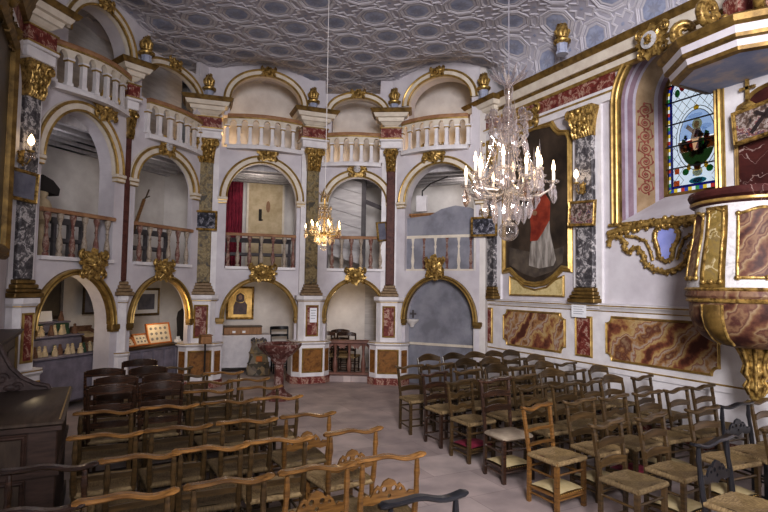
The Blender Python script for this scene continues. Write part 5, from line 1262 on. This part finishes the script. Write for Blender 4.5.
for tier, (z, y, n, w) in {'lowest': (.865, .12, 12, .56), 'middle': (1.155, .40, 10, .45), 'top': (1.365, .62, 5, .36)}.items():
    for k in range(n):
        if tier == 'top' and k in (2, 3): continue
        m = ['figcream', 'figcream', 'figbrown', 'figcream', 'figgreen'][(k * 3 + n) % 5] if tier != 'top' else ['figbrown', 'figgreen'][k % 2]
        x = -w + 2 * w * (k + .5) / n; v = y + fr_.uniform(-.05, .08); src = protos[m]
        if m in seen: o = src.copy(); COL.objects.link(o)
        else: o = src; seen.add(m)
        o.scale = (FS, FS, FS); o.location = at(0, 1.15 + x, .35 + v, z); o.rotation_euler = (0, 0, rot(0) + fr_.uniform(-.6, .6)); o['label'] = '%s handmade figurine on the %s tier of the craft stall' % (cn[m], tier)
mb = MB(); mb.box(-.13, .13, -.006, .006, 0, .17); o = mb.build('price_card', 'paper', None, at(0, 1.17, .95, 1.362), rot(0), smooth=False); o.rotation_euler = (radians(-8), 0, rot(0)); tag(o, 'small white card standing on the top tier of the craft stall', 'card')
for k, (x, m, lb) in enumerate(((-.27, 'figgreen', 'dark green box left on the middle tier of the craft stall'), (.22, 'figgreen', 'dark green box right on the middle tier of the craft stall'))):
    mb = MB(); mb.box(-.11, .11, -.04, .04, 0, .17, .01); o = mb.build('gift_box', m, None, at(0, 1.15 + x, .82, 1.157), rot(0)); tag(o, lb, 'box')
    mb = MB(); mb.box(-.112, .112, -.042, .042, .14, .175, .008); mb.build('lid', 'figgreen', o)
mb = MB(); mb.box(-.22, .22, -.18, .18, 0, .03, .006); mb.box(-.22, .22, -.18, -.15, .03, .10); mb.box(-.22, .22, .15, .18, .03, .16); mb.box(-.22, -.19, -.18, .18, .03, .12); mb.box(.19, .22, -.18, .18, .03, .12); o = mb.build('wooden_tray', 'figbrown', None, at(0, 2.06, 1.05, 1.02), rot(0), smooth=False); o.rotation_euler = (radians(22), 0, rot(0)); tag(o, 'slanted wooden tray of goods right of the craft stall', 'tray')
mb = MB(); mb.box(-.19, .19, -.14, .14, .03, .075, .015); mb.build('folded_goods', 'figcream', o)
for lx in (-.17, .17):
    for ly in (-.13, .13): mb = MB(); mb.tube([(lx, ly, 0), (lx, ly + (.4 if True else 0) * 0, -1.0)], .02, 6); mb.build('leg', 'figbrown', o)
t = thing('hanging_bulb', 'bare lit bulb hanging under the craft stall arch', 'lamp', at(0, 1.80, .55, 2.0), 0)
mb = MB(); mb.ball((0, 0, -.02), .035, 12, 8); mb.build('bulb', 'bulb', t); mb = MB(); mb.lathe([(.018, .01), (.02, .05), (.006, .06)], 10); mb.tube([(0, 0, .05), (0, 0, .20)], .004, 5); mb.build('socket', 'dark', t)
def back_at(i, f, z, off=.05):   # a place on the gallery back wall
    a, c = BK[i], BK[i + 1]; L = hypot(c[0] - a[0], c[1] - a[1]); r = atan2(c[1] - a[1], c[0] - a[0]); u = f * L
    return (a[0] + u * cos(r) + off * sin(r), a[1] + u * sin(r) - off * cos(r), z), r
p_, r_ = at(0, 1.86, 1.80, 1.70), rot(0); framed('framed_picture', 'dark picture in a pale frame on the back wall above the craft stall', .62, .62, p_, r_, frame='pewtop', pic='canvas', fw=.06)
p_, r_ = at(0, 2.86, 1.72, 1.66), rot(0); framed('framed_picture', 'gray print in a dark frame, right of the craft stall', .44, .46, p_, r_, frame='walnut', pic='printdim', fw=.04)
# --- second bay: display table
t = thing('display_table', 'long table with a pleated mauve-gray cloth, under the second ground arch', 'table', at(1, .98, .30), rot(1))
mb = MB(); mb.box(-.65, .75, 0, .55, .80, .84, .008); mb.build('table_top', 'walnut', t)
mb = MB(); mb.box(-.64, .74, .02, .04, .05, .80); mb.build('front_cloth', 'purplecloth', t, smooth=False)
for k in range(5): mb = MB(); x = -.62 + k * .275; mb.box(x, x + .235, -.008, .02, .10, .76, .012); mb.build('cloth_pleat', 'purplecloth', t)
for x in (-.6, .68): mb = MB(); mb.box(x, x + .05, .45, .5, 0, .8); mb.build('leg', 'walnut', t, smooth=False)
M['boardorange'] = plain('orange_board_edge', (.50, .17, .04), .6); M['boardcream'] = noisy('pale_display_board', (.66, .56, .40), (.74, .66, .52), 6, .7); M['cardgray'] = noisy('small_jewelry_cards', (.16, .15, .14), (.34, .30, .26), 20, .6)
def board(label, u, w, h, y, lean, rows, cols, z=.84):
    o = thing('display_board', label, 'display board', at(1, u, y, z), rot(1)); o.rotation_euler = (-lean, 0, rot(1))
    mb = MB(); mb.plate(rect(-w / 2, w / 2, 0, h), [rect(-w / 2 + .025, w / 2 - .025, .025, h - .025)], -.03, .01); mb.build('board_frame', 'boardorange', o, smooth=False)
    mb = MB(); mb.box(-w / 2 + .02, w / 2 - .02, -.012, .008, .02, h - .02); mb.build('backing', 'boardcream', o, smooth=False)
    for r in range(rows):
        for c in range(cols):
            mb = MB(); x = -w / 2 + .06 + (w - .12) * (c + .5) / cols; z_ = .05 + (h - .10) * (r + .5) / rows; s = min((w - .12) / cols * .36, (h - .1) / rows * .34)
            mb.ball((x, -.014, z_), (s, .008, s * .8), 10, 6); mb.build('trinket', 'cardgray', o)
board('large orange-edged board of trinkets glowing on the display table', 1.28, .60, .40, .52, radians(14), 3, 4)
board('low tray of pale cards left of the large board on the display table', .84, .36, .24, .50, radians(30), 2, 3)
board('small tray of cards at the left end of the display table', .50, .28, .20, .46, radians(38), 2, 2)
mb = MB(); mb.box(-.06, .06, -.04, .04, 0, .06, .008); o = mb.build('card_box', 'paper', None, at(1, 1.63, .40, .84), rot(1)); tag(o, 'little white box at the right end of the display table', 'box'); mb = MB(); mb.box(-.05, .05, -.005, .0, .05, .12); mb.build('card', 'paper', o, smooth=False)
t = thing('hanging_coat', 'dark coat hanging at the right of the second ground arch', 'coat', at(1, 2.02, .62, .75), rot(1)); mb = MB()
mb.loft([[(w * cos(2 * pi * k / 20) * (1 + .08 * cos(6 * pi * k / 10)), d * sin(2 * pi * k / 20), z) for k in range(20)] for z, w, d in ((0, .17, .08), (.3, .16, .08), (.55, .19, .08), (.68, .16, .07), (.74, .05, .04))]); mb.build('coat', 'dark', t); mb = MB(); mb.tube([(0, 0, .73), (0, .0, .80), (.03, 0, .83), (.05, .1, .83)], .008, 6); mb.build('hook', 'dark', t)
p_, r_ = at(1, 2.20, 1.84, 1.60), rot(1); framed('framed_picture', 'blue-gray print in a gilt frame behind the display table', .66, .50, p_, r_, frame='golddark', pic='printdim', mat='paper', fw=.05)
# --- central bay: side altar
t = thing('altar_table', 'table under a white cloth against the wall in the central ground niche', 'table', at(2, .95, 1.25), rot(2))
mb = MB(); n = 48; rings = []
for z, g in ((.14, .03), (.5, .015), (.84, 0), (.86, -.01)):
    ring = []
    for k in range(n):
        f = k / n * 4; s = int(f); q = f - s; P4 = [(-.58, 0), (.58, 0), (.58, .58), (-.58, .58)]; a, b = P4[s], P4[(s + 1) % 4]; rp = g * (.5 + .5 * sin(k * 2.3))
        x = a[0] + (b[0] - a[0]) * q; y = a[1] + (b[1] - a[1]) * q; ring.append((x * (1 + rp), y - (rp if s == 0 else 0), z))
    rings.append(ring)
mb.loft(rings); mb.build('white_cloth', 'cloth', t, angle=60)
for x in (-.5, .5):
    for y in (.06, .5): mb = MB(); mb.box(x - .025, x + .025, y - .025, y + .025, 0, .3); mb.build('leg', 'dark', t, smooth=False)
mb = MB(); mb.box(-.55, .55, .05, .09, .12, .16); mb.build('stretcher', 'dark', t, smooth=False)
M['caramel'] = noisy('caramel_wood', (.22, .11, .045), (.34, .18, .08), 5, .5, stretch=(5, 1, 1))
t = thing('wooden_case', 'flat caramel wooden case with paper tags lying on the white altar table', 'box', at(2, .92, 1.50, .862), rot(2))
mb = MB(); mb.box(-.42, .42, -.14, .14, 0, .17, .01); mb.build('case', 'caramel', t); mb = MB(); mb.box(-.43, .43, -.15, .15, .17, .20, .008); mb.build('lid', 'walnut', t)
for x in (-.2, .02): mb = MB(); mb.box(x - .035, x + .035, -.146, -.14, .04, .09); mb.build('paper_tag', 'paper', t, smooth=False)
# plain stand-in for a gold-ground icon
p_, r_ = at(2, .87, 1.86, 1.57), rot(2)
t = thing('gold_icon', 'gold-ground icon of a dark veiled figure on the wall above the wooden case', 'picture', p_, r_)
M['icongold'] = noisy('icon_gold_ground', (.42, .26, .07), (.70, .47, .16), 5, .4, metal=.35); M['icondark'] = noisy('icon_dark_robe', (.045, .03, .03), (.10, .055, .05), 6, .5)
mb = MB(); mb.box(-.30, .30, -.02, 0, -.38, .38); mb.build('ground', 'icongold', t, smooth=False); mb = MB(); frame_mesh(mb, rect(-.30, .30, -.38, .38), [(a, y - .01) for a, y in mold(.05, .04)]); mb.build('frame', 'gold', t)
mb = MB(); mb.plate([(-.17, -.30), (.17, -.30), (.18, -.05), (.11, .06), (.10, .2), (.0, .27), (-.10, .2), (-.11, .06), (-.17, -.08)], (), -.024, -.018); mb.build('veiled_figure', 'icondark', t, smooth=False)
mb = MB(); mb.plate(ell(0, .15, .05, .07, 14), (), -.028, -.02); mb.build('face', 'skinpaint', t, smooth=False); mb = MB(); frame_mesh(mb, ell(0, .15, .14, .14, 24), [(0, -.02), (0, -.026), (.012, -.026), (.012, -.02)]); mb.build('halo', 'gold', t); t.scale = (.9, .9, .9)
# quilted cope on a stand
def patch_mat():
    m, nt, b = nodes_of('quilted_patches'); v = coords(nt, (1, 1, 1)); vo = N(nt, 'ShaderNodeTexVoronoi', Scale=9); nt.links.new(v, vo.inputs['Vector'])
    sp = nt.nodes.new('ShaderNodeSeparateColor'); nt.links.new(vo.outputs['Color'], sp.inputs[0])
    c = ramp(nt, sp.outputs[0], [(.1, (.10, .09, .07)), (.35, (.30, .22, .11)), (.55, (.22, .20, .18)), (.75, (.42, .31, .16)), (.95, (.14, .13, .13))]); nt.links.new(c, b.inputs['Base Color']); b.inputs['Roughness'].default_value = .85; return m
M['patch'] = patch_mat()
t = thing('draped_vestment', 'tiered patchwork vestment draped over a low stand before the white altar table', 'vestment', at(2, 1.24, .95), rot(2)); mb = MB()
rings = []
for z, r in ((0.02, .30), (.10, .31), (.25, .27), (.27, .29), (.30, .25), (.48, .22), (.50, .26), (.54, .22), (.68, .17), (.72, .20), (.78, .17), (.80, .05)):
    rings.append([(r * cos(2 * pi * k / 40) * (1 + .05 * cos(12 * 2 * pi * k / 40)), .8 * r * sin(2 * pi * k / 40) * (1 + .05 * cos(12 * 2 * pi * k / 40)), z) for k in range(40)])
mb.loft(rings); mb.build('quilted_cloth', 'patch', t, angle=50); t.scale = (.82, .82, 1)
mb = MB(); mb.box(-.08, .08, -.225, -.20, .32, .44, .01); mb.build('ochre_badge', 'boardorange', t)
mb = MB()
for k in range(14): a = 2 * pi * k / 14; mb.ball((.19 * cos(a), .155 * sin(a), .76 + .02 * (k % 3)), .03, 7, 5)
mb.build('dark_collar', 'darkbeam', t)
# red marble font
t = thing('baptismal_font', 'red marble baptismal font with a wide octagonal basin on a slim column', 'font', (2.87, 9.46, 0), .2)
mb = MB(); mb.lathe([(.10, .62), (.13, .66), (.16, .72), (.27, .80), (.34, .87), (.37, .91), (.385, .93), (.39, .975), (.33, .98), (.28, .93), (.02, .90)], 8, ph=pi / 8); mb.build('basin', 'fontmarble', t, smooth=False)
mb = MB(); mb.lathe([(.085, .17), (.10, .20), (.085, .24), (.08, .60), (.105, .63)], 8, ph=pi / 8); mb.build('column', 'fontmarble', t, smooth=False)
mb = MB(); mb.lathe([(.24, 0), (.24, .06), (.20, .09), (.14, .12), (.10, .18)], 16); mb.build('base', 'fontmarble', t)
t = thing('collection_box', 'brown wooden box on a thin black pole before the pilaster left of the font', 'box', (1.68, 9.95, 0), .15)
mb = MB(); mb.box(-.095, .095, -.08, .08, .96, 1.10, .012); mb.build('box', 'caramel', t); mb = MB(); mb.box(-.105, .105, -.09, .09, 1.10, 1.12, .008); mb.build('lid', 'caramel', t)
mb = MB(); mb.tube([(0, 0, .03), (0, 0, .97)], .016, 8); mb.build('pole', 'dark', t); mb = MB(); mb.lathe([(.16, 0), (.16, .02), (.03, .04)], 16); mb.build('base', 'dark', t)
# black ladder-back chair in the niche, dark chairs behind the low rail
src = KIND['ladder'][0]
nc = ladder(wood='blackwood', top=1.06, n=3, arch=.0); nc.location = at(2, 1.78, 1.25); nc.rotation_euler = (0, 0, rot(2) + .1); nc['label'] = 'black ladder-back chair alone in the central ground niche, right of the altar table'; nc['group'] = 'chairs stored under the tribune arches'
for k, (u, v, d, wh) in enumerate(((.26, .75, .1, 'nearest the left pier'), (.78, .72, -.1, 'in the middle, beside the left one'), (.50, 1.38, .2, 'at the back of the three'))):
    copy_thing(src, at(3, u, v), rot(3) + pi + d, 'dark ladder-back chair stored behind the low wooden rail, ' + wh, 'chairs stored under the tribune arches')
# low wooden balustrade
t = thing('low_balustrade', 'low red-brown wooden balustrade closing the fourth ground arch', 'balustrade', at(3, .98, .10), rot(3))
mb = MB(); mb.box(-.61, .61, -.06, .06, .78, .86, .015); mb.build('handrail', 'raillow', t); mb = MB(); mb.box(-.61, .61, -.05, .05, .12, .18, .01); mb.build('base_rail', 'raillow', t)
for k in range(4):
    x = -.42 + k * .30; mb = MB(); mb.lathe([(.035, .18), (.05, .26), (.055, .34), (.035, .46), (.022, .52), (.03, .56), (.025, .60), (.035, .70), (.05, .78)], 10, (x, 0, 0)); mb.build('baluster', 'raillow', t)
for k in range(4):
    x = -.57 + k * .30; mb = MB(); mb.plate([(x - .0, .70)] + [(x, .78), (x + .30, .78), (x + .30, .70)] + arc(x + .15, .66, .11, .09, 0, pi, 8), (), -.015, .015); mb.build('arched_brace', 'raillow', t, smooth=False)
mb = MB(); mb.box(-.66, .66, -.20, .5, 0, .12); trim(mb, 'floor', loc=at(3, .98, .15), rotz=rot(3), smooth=False)
p_, r_ = at(3, 1.45, 1.86, 0), rot(3); mb = MB(); mb.box(-.38, .42, -.04, .0, .02, 2.15); d1 = mb.build('door_1', 'planks', None, p_, r_, kind='structure', smooth=False)
for k in range(5): mb = MB(); x = -.38 + k * .16; mb.box(x + .004, x + .152, -.055, -.03, .04, 2.12); mb.build('door_board', 'planks', d1, smooth=False)
mb = MB(); mb.tube([(.30, -.06, 1.0), (.30, -.10, 1.02), (.30, -.10, 1.12), (.30, -.06, 1.14)], .01, 6); mb.build('door_handle', 'dark', d1)
# --- rightmost bay: painted blind niche and parapet
c, r, h = BAYS[4]['lo']
mb = MB(); mb.plate([(c - r - .02, 0), (c + r + .02, 0), (c + r + .02, LS)] + arc(c, LS, r + .02, h + .02, 0, pi)[1:-1] + [(c - r - .02, LS)], (), .20, .30); nw = mb.build('wall_blind_niche', 'bluewall', None, bayframe(4)[0], rot(4), kind='structure', smooth=False)
mb = MB(); mb.box(c - r, c + r, .16, .21, .80, .85); mb.build('trim_cream_band', 'cream', nw, smooth=False)
t = thing('holy_water_stoup', 'small gray stone stoup on the left of the blue-gray blind niche', 'stoup', at(4, .46, .20, 1.30), rot(4))
mb = MB(); mb.lathe([(.03, -.14), (.06, -.08), (.13, -.02), (.15, .01), (.15, .03), (.11, .03), (.06, .0), (.01, -.01)], 14, (0, -.06, 0), sy=.8); mb.build('basin', 'graywall', t); mb = MB(); mb.box(-.02, .02, -.02, 0, .05, .22); mb.box(-.07, .07, -.02, 0, .12, .16); mb.build('stone_cross', 'darkbeam', t, smooth=False)
c, r, h = BAYS[4]['mi']
mb = MB(); mb.plate([(c - r - .01, 2.34), (c + r + .01, 2.34), (c + r + .01, 3.52), (c + .62, 3.62), (c + .30, 3.68), (c, 3.62), (c - .25, 3.50), (c - r - .01, 3.46)], (), .12, .20); pw = mb.build('wall_painted_parapet', 'bluewall', None, bayframe(4)[0], rot(4), kind='structure', smooth=False)
mb = MB(); mb.box(c - r, c + r, .105, .125, 3.02, 3.08); mb.box(c - r, c + r, .105, .125, 2.34, 2.38); mb.build('trim_cream_rail', 'cream', pw, smooth=False)
for k in range(6):
    x = c - r + .14 + (2 * r - .28) * k / 5; hb = [(.035, 2.38), (.022, 2.44), (.036, 2.55), (.018, 2.72), (.014, 2.80), (.028, 2.84), (.014, 2.88), (.02, 2.94), (.035, 3.02)]
    mb = MB(); mb.plate([(x + a, z) for a, z in hb] + [(x - a, z) for a, z in hb[::-1]], (), .112, .122); mb.build('trim_painted_baluster', ['cream', 'rosemarble'][k % 2], pw, smooth=False)
mb = MB(); mb.box(-.12, .12, -.05, .05, 0, .36, .01); o = mb.build('switch_box', 'white', None, at(4, .55, .40, 3.62), rot(4)); tag(o, 'white electrical box behind the painted parapet, rightmost bay', 'box'); mb = MB(); mb.tube([(.03, -.055, .34), (.03, -.06, .44), (.2, -.02, .60), (.55, .1, .75)], .014, 6); mb.build('conduit', 'dark', o)
mb = MB(); mb.box(-.34, .34, -.14, .14, 0, .05, .008); mb.box(-.30, .30, -.12, .12, -.15, 0); o = mb.build('wooden_chest', 'caramel', None, at(4, .66, .36, 3.52), rot(4)); tag(o, 'brown wooden chest lid behind the painted parapet, rightmost bay', 'chest')

# --- middle gallery
p_, r_ = at(2, .66, 1.84, 2.34), rot(2)
t = thing('red_curtain', 'crimson curtain hanging at the back of the central middle gallery', 'curtain', p_, r_)
mb = MB(); rows = []
for z in (0, .6, 1.2, 1.8, 2.16): rows.append([(-.20 + .40 * k / 40, -.06 - .035 * sin(2 * pi * k / 8 + z * .3) * (1.2 - z * .3), z) for k in range(41)])
mb.loft(rows, False, closed=False); mb.build('cloth', 'redcurtain', t, angle=70); mb = MB(); mb.tube([(-.28, -.06, 2.17), (.28, -.06, 2.17)], .015, 8); mb.build('rod', 'dark', t)
p_, r_ = at(2, 1.40, 1.86, 2.34), rot(2)
t = thing('panelled_door', 'pale cream door leaf with a black latch behind the central middle gallery', 'door', p_, r_)
mb = MB(); mb.box(-.40, .40, -.06, 0, 0, 2.16); mb.build('door_leaf', 'creamcloth', t, smooth=False)
mb = MB(); frame_mesh(mb, rect(-.40, .40, 0, 2.16), [(0, 0), (0, -.075), (.05, -.075), (.05, 0)]); mb.build('door_frame', 'cream', t, smooth=False)
mb = MB(); mb.box(-.16, -.09, -.075, -.05, 1.20, 1.48); mb.tube([(-.12, -.07, 1.22), (-.07, -.10, 1.22)], .016, 6); mb.build('latch', 'dark', t)
mb = MB(); mb.plate(ell(.06, 1.55, .05, .14, 14), (), -.064, -.05); mb.build('worn_patch', 'caramel', t, smooth=False)
for i, (a, b) in ((2, (.45, 1.84)), (1, (.25, 1.40)), (0, (.86, 1.45))):
    t = thing('gallery_bench', 'dark backless bench seen between the balusters, middle tier, ' + TIER[i], 'bench', at(i, 0, .55, 2.33), rot(i))
    mb = MB(); mb.box(a, b, -.02, .04, .58, .68); mb.build('back_rail', 'darkbeam', t, smooth=False); mb = MB(); mb.box(a, b, -.05, .25, .30, .36); mb.build('seat', 'darkbeam', t, smooth=False)
    for x in (a + .02, (a + b) / 2, b - .06): mb = MB(); mb.box(x, x + .05, -.03, .03, 0, .62); mb.build('leg', 'darkbeam', t, smooth=False)
t = thing('processional_staff', 'forked wooden staff leaning against the gallery, second bay', 'staff', at(1, .30, .40, 2.33), rot(1))
mb = MB(); mb.tube([(-.12, 0, 0), (.34, .0, 1.22)], [.035, .03], 8); mb.build('shaft', 'oak', t); mb = MB(); mb.tube([(.34, 0, 1.22), (.38, 0, 1.26), (.45, 0, 1.42)], .014, 6); mb.tube([(.36, 0, 1.25), (.47, 0, 1.30)], .012, 6); mb.build('fork', 'walnut', t)
t = thing('draped_mannequin', 'pale post wearing a black wedge-shaped hat behind the leftmost gallery balustrade', 'mannequin', at(0, .74, .62, 2.33), rot(0))
mb = MB(); mb.lathe([(.16, 0), (.16, .04), (.05, .08), (.045, .55), (.13, .62), (.15, .8), (.10, .92), (.05, .96), (.08, 1.02), (.075, 1.10), (.03, 1.16)], 14); mb.build('stand', 'creamcloth', t)
mb = MB(); mb.loft([[(-.16, -.10, 1.08), (.20, -.10, 1.02), (.20, .10, 1.02), (-.16, .10, 1.08)], [(-.12, -.05, 1.22), (.26, -.05, 1.14), (.26, .05, 1.14), (-.12, .05, 1.22)], [(-.02, -.02, 1.32), (.16, -.02, 1.26), (.16, .02, 1.26), (-.02, .02, 1.32)]]); mb.build('black_hat', 'dark', t)
# boarded stair behind the fourth middle arch
t = thing('boarded_stair', 'whitish boarded flank of a stair behind the fourth middle arch', 'stair', at(3, .10, .85, 2.33), rot(3))
for k in range(7): mb = MB(); z = .35 + k * .27; mb.bar((-.1, 0, z + .25), (.95, 0, z - .06), .25, .03, (0, 1, 0)); mb.build('board', 'planks', t, smooth=False)
mb = MB(); mb.box(.92, 1.02, -.06, .04, 0, 2.28); mb.build('dark_post', 'darkbeam', t, smooth=False); mb = MB(); mb.bar((1.0, 0, 1.62), (1.7, .1, 1.35), .09, .06); mb.build('brace', 'darkbeam', t, smooth=False)
# ================================================================== camera, light
cam = bpy.data.cameras.new('camera'); co = bpy.data.objects.new('camera', cam); COL.objects.link(co)
cam.sensor_width = 36; cam.lens = 36 * 545 / 768; cam.clip_start = .05
th, pp, rr = radians(27.5), math.atan(30.7 / 545), .0137
R0 = Vector((cos(th), -sin(th), 0)); F = Vector((sin(th) * cos(pp), cos(th) * cos(pp), sin(pp))); U0 = R0.cross(F)
R_ = cos(rr) * R0 + sin(rr) * U0; U_ = -sin(rr) * R0 + cos(rr) * U0
mw = Matrix((R_, U_, -F)).transposed().to_4x4(); mw.translation = (0, 0, 2.0); co.matrix_world = mw
SC.camera = co
def area(name, loc, target, sx, sy, power, col):
    l = bpy.data.lights.new(name, 'AREA'); l.shape = 'RECTANGLE'; l.size = sx; l.size_y = sy; l.energy = power; l.color = col
    o = bpy.data.objects.new(name, l); COL.objects.link(o); o.location = loc
    o.rotation_euler = (Vector(target) - Vector(loc)).to_track_quat('-Z', 'Y').to_euler(); return o
def point(name, loc, power, col=(1, .62, .30), r=.06):
    l = bpy.data.lights.new(name, 'POINT'); l.energy = power; l.color = col; l.shadow_soft_size = r
    o = bpy.data.objects.new(name, l); COL.objects.link(o); o.location = loc; return o
k_ = area('daylight_from_the_nave', (-.2, -2.2, 4.4), (6.2, 6.6, 2.9), 1.6, 3.0, 500, (.98, .96, 1.0)); k_.data.spread = radians(95)
area('low_fill', (2.0, -2.3, 2.4), (4.5, 8, 2.0), 3.0, 2.2, 70, (1.0, .97, .98))  # added low fill behind the camera, no real source
b_ = area('ceiling_fill', (3.0, -2.3, 1.2), (4.0, 7.5, 6.6), 4.0, 1.6, 120, (.97, .95, 1.0))  # added upward fill to lighten the ceiling
point('chandelier_glow_near', (2.875, 3.38, 2.75), 5, (1, .84, .66), .3)
point('chandelier_glow_far', (2.875, 7.42, 2.72), 15, (1, .78, .50), .2)
for i, u, v, z, e in ((2, .40, .42, 4.98, 13), (3, .40, .5, 4.95, 5), (4, .75, .45, 4.95, 10), (1, .5, .6, 4.95, 3), (0, 1.2, .6, 4.98, 1.2)):
    point('gallery_uplight', bay_world(i, u, v, z), e, (1, .66, .30))
point('stall_lamp', bay_world(1, 1.12, .28, 1.34), 6, (1, .74, .42), .04)
point('display_lamp', bay_world(0, .62, .30, 1.72), 8, (1, .78, .5), .03)
point('niche_lamp', bay_world(3, .5, .9, 1.75), 10, (1, .74, .45), .08)
point('niche_lamp', bay_world(2, .7, .7, 2.0), 8, (1, .82, .6), .08)
point('gallery_fill', bay_world(2, 1.1, .7, 4.1), 14, (1, .90, .80), .15)  # unseen fills added to brighten the middle galleries
point('gallery_fill', bay_world(3, .9, .35, 4.0), 4, (1, .92, .85), .15)
point('gallery_fill', bay_world(1, .9, .7, 4.1), 5, (1, .92, .88), .15)
point('gallery_fill', bay_world(0, 1.0, .7, 4.1), 4, (.95, .92, 1), .15)
point('gallery_fill', bay_world(4, 1.2, 1.2, 4.2), 12, (1, .94, .9), .15)
wd = bpy.data.worlds.new('overcast_sky'); SC.world = wd; wd.use_nodes = True
wd.node_tree.nodes['Background'].inputs['Color'].default_value = (.93, .97, 1, 1); wd.node_tree.nodes['Background'].inputs['Strength'].default_value = 1.15
SC.view_settings.view_transform = 'Standard'; SC.view_settings.exposure = -0.26; SC.view_settings.gamma = 0.86
SC.cycles.max_bounces = 7; SC.cycles.transparent_max_bounces = 24; SC.cycles.diffuse_bounces = 4; SC.cycles.sample_clamp_indirect = 4
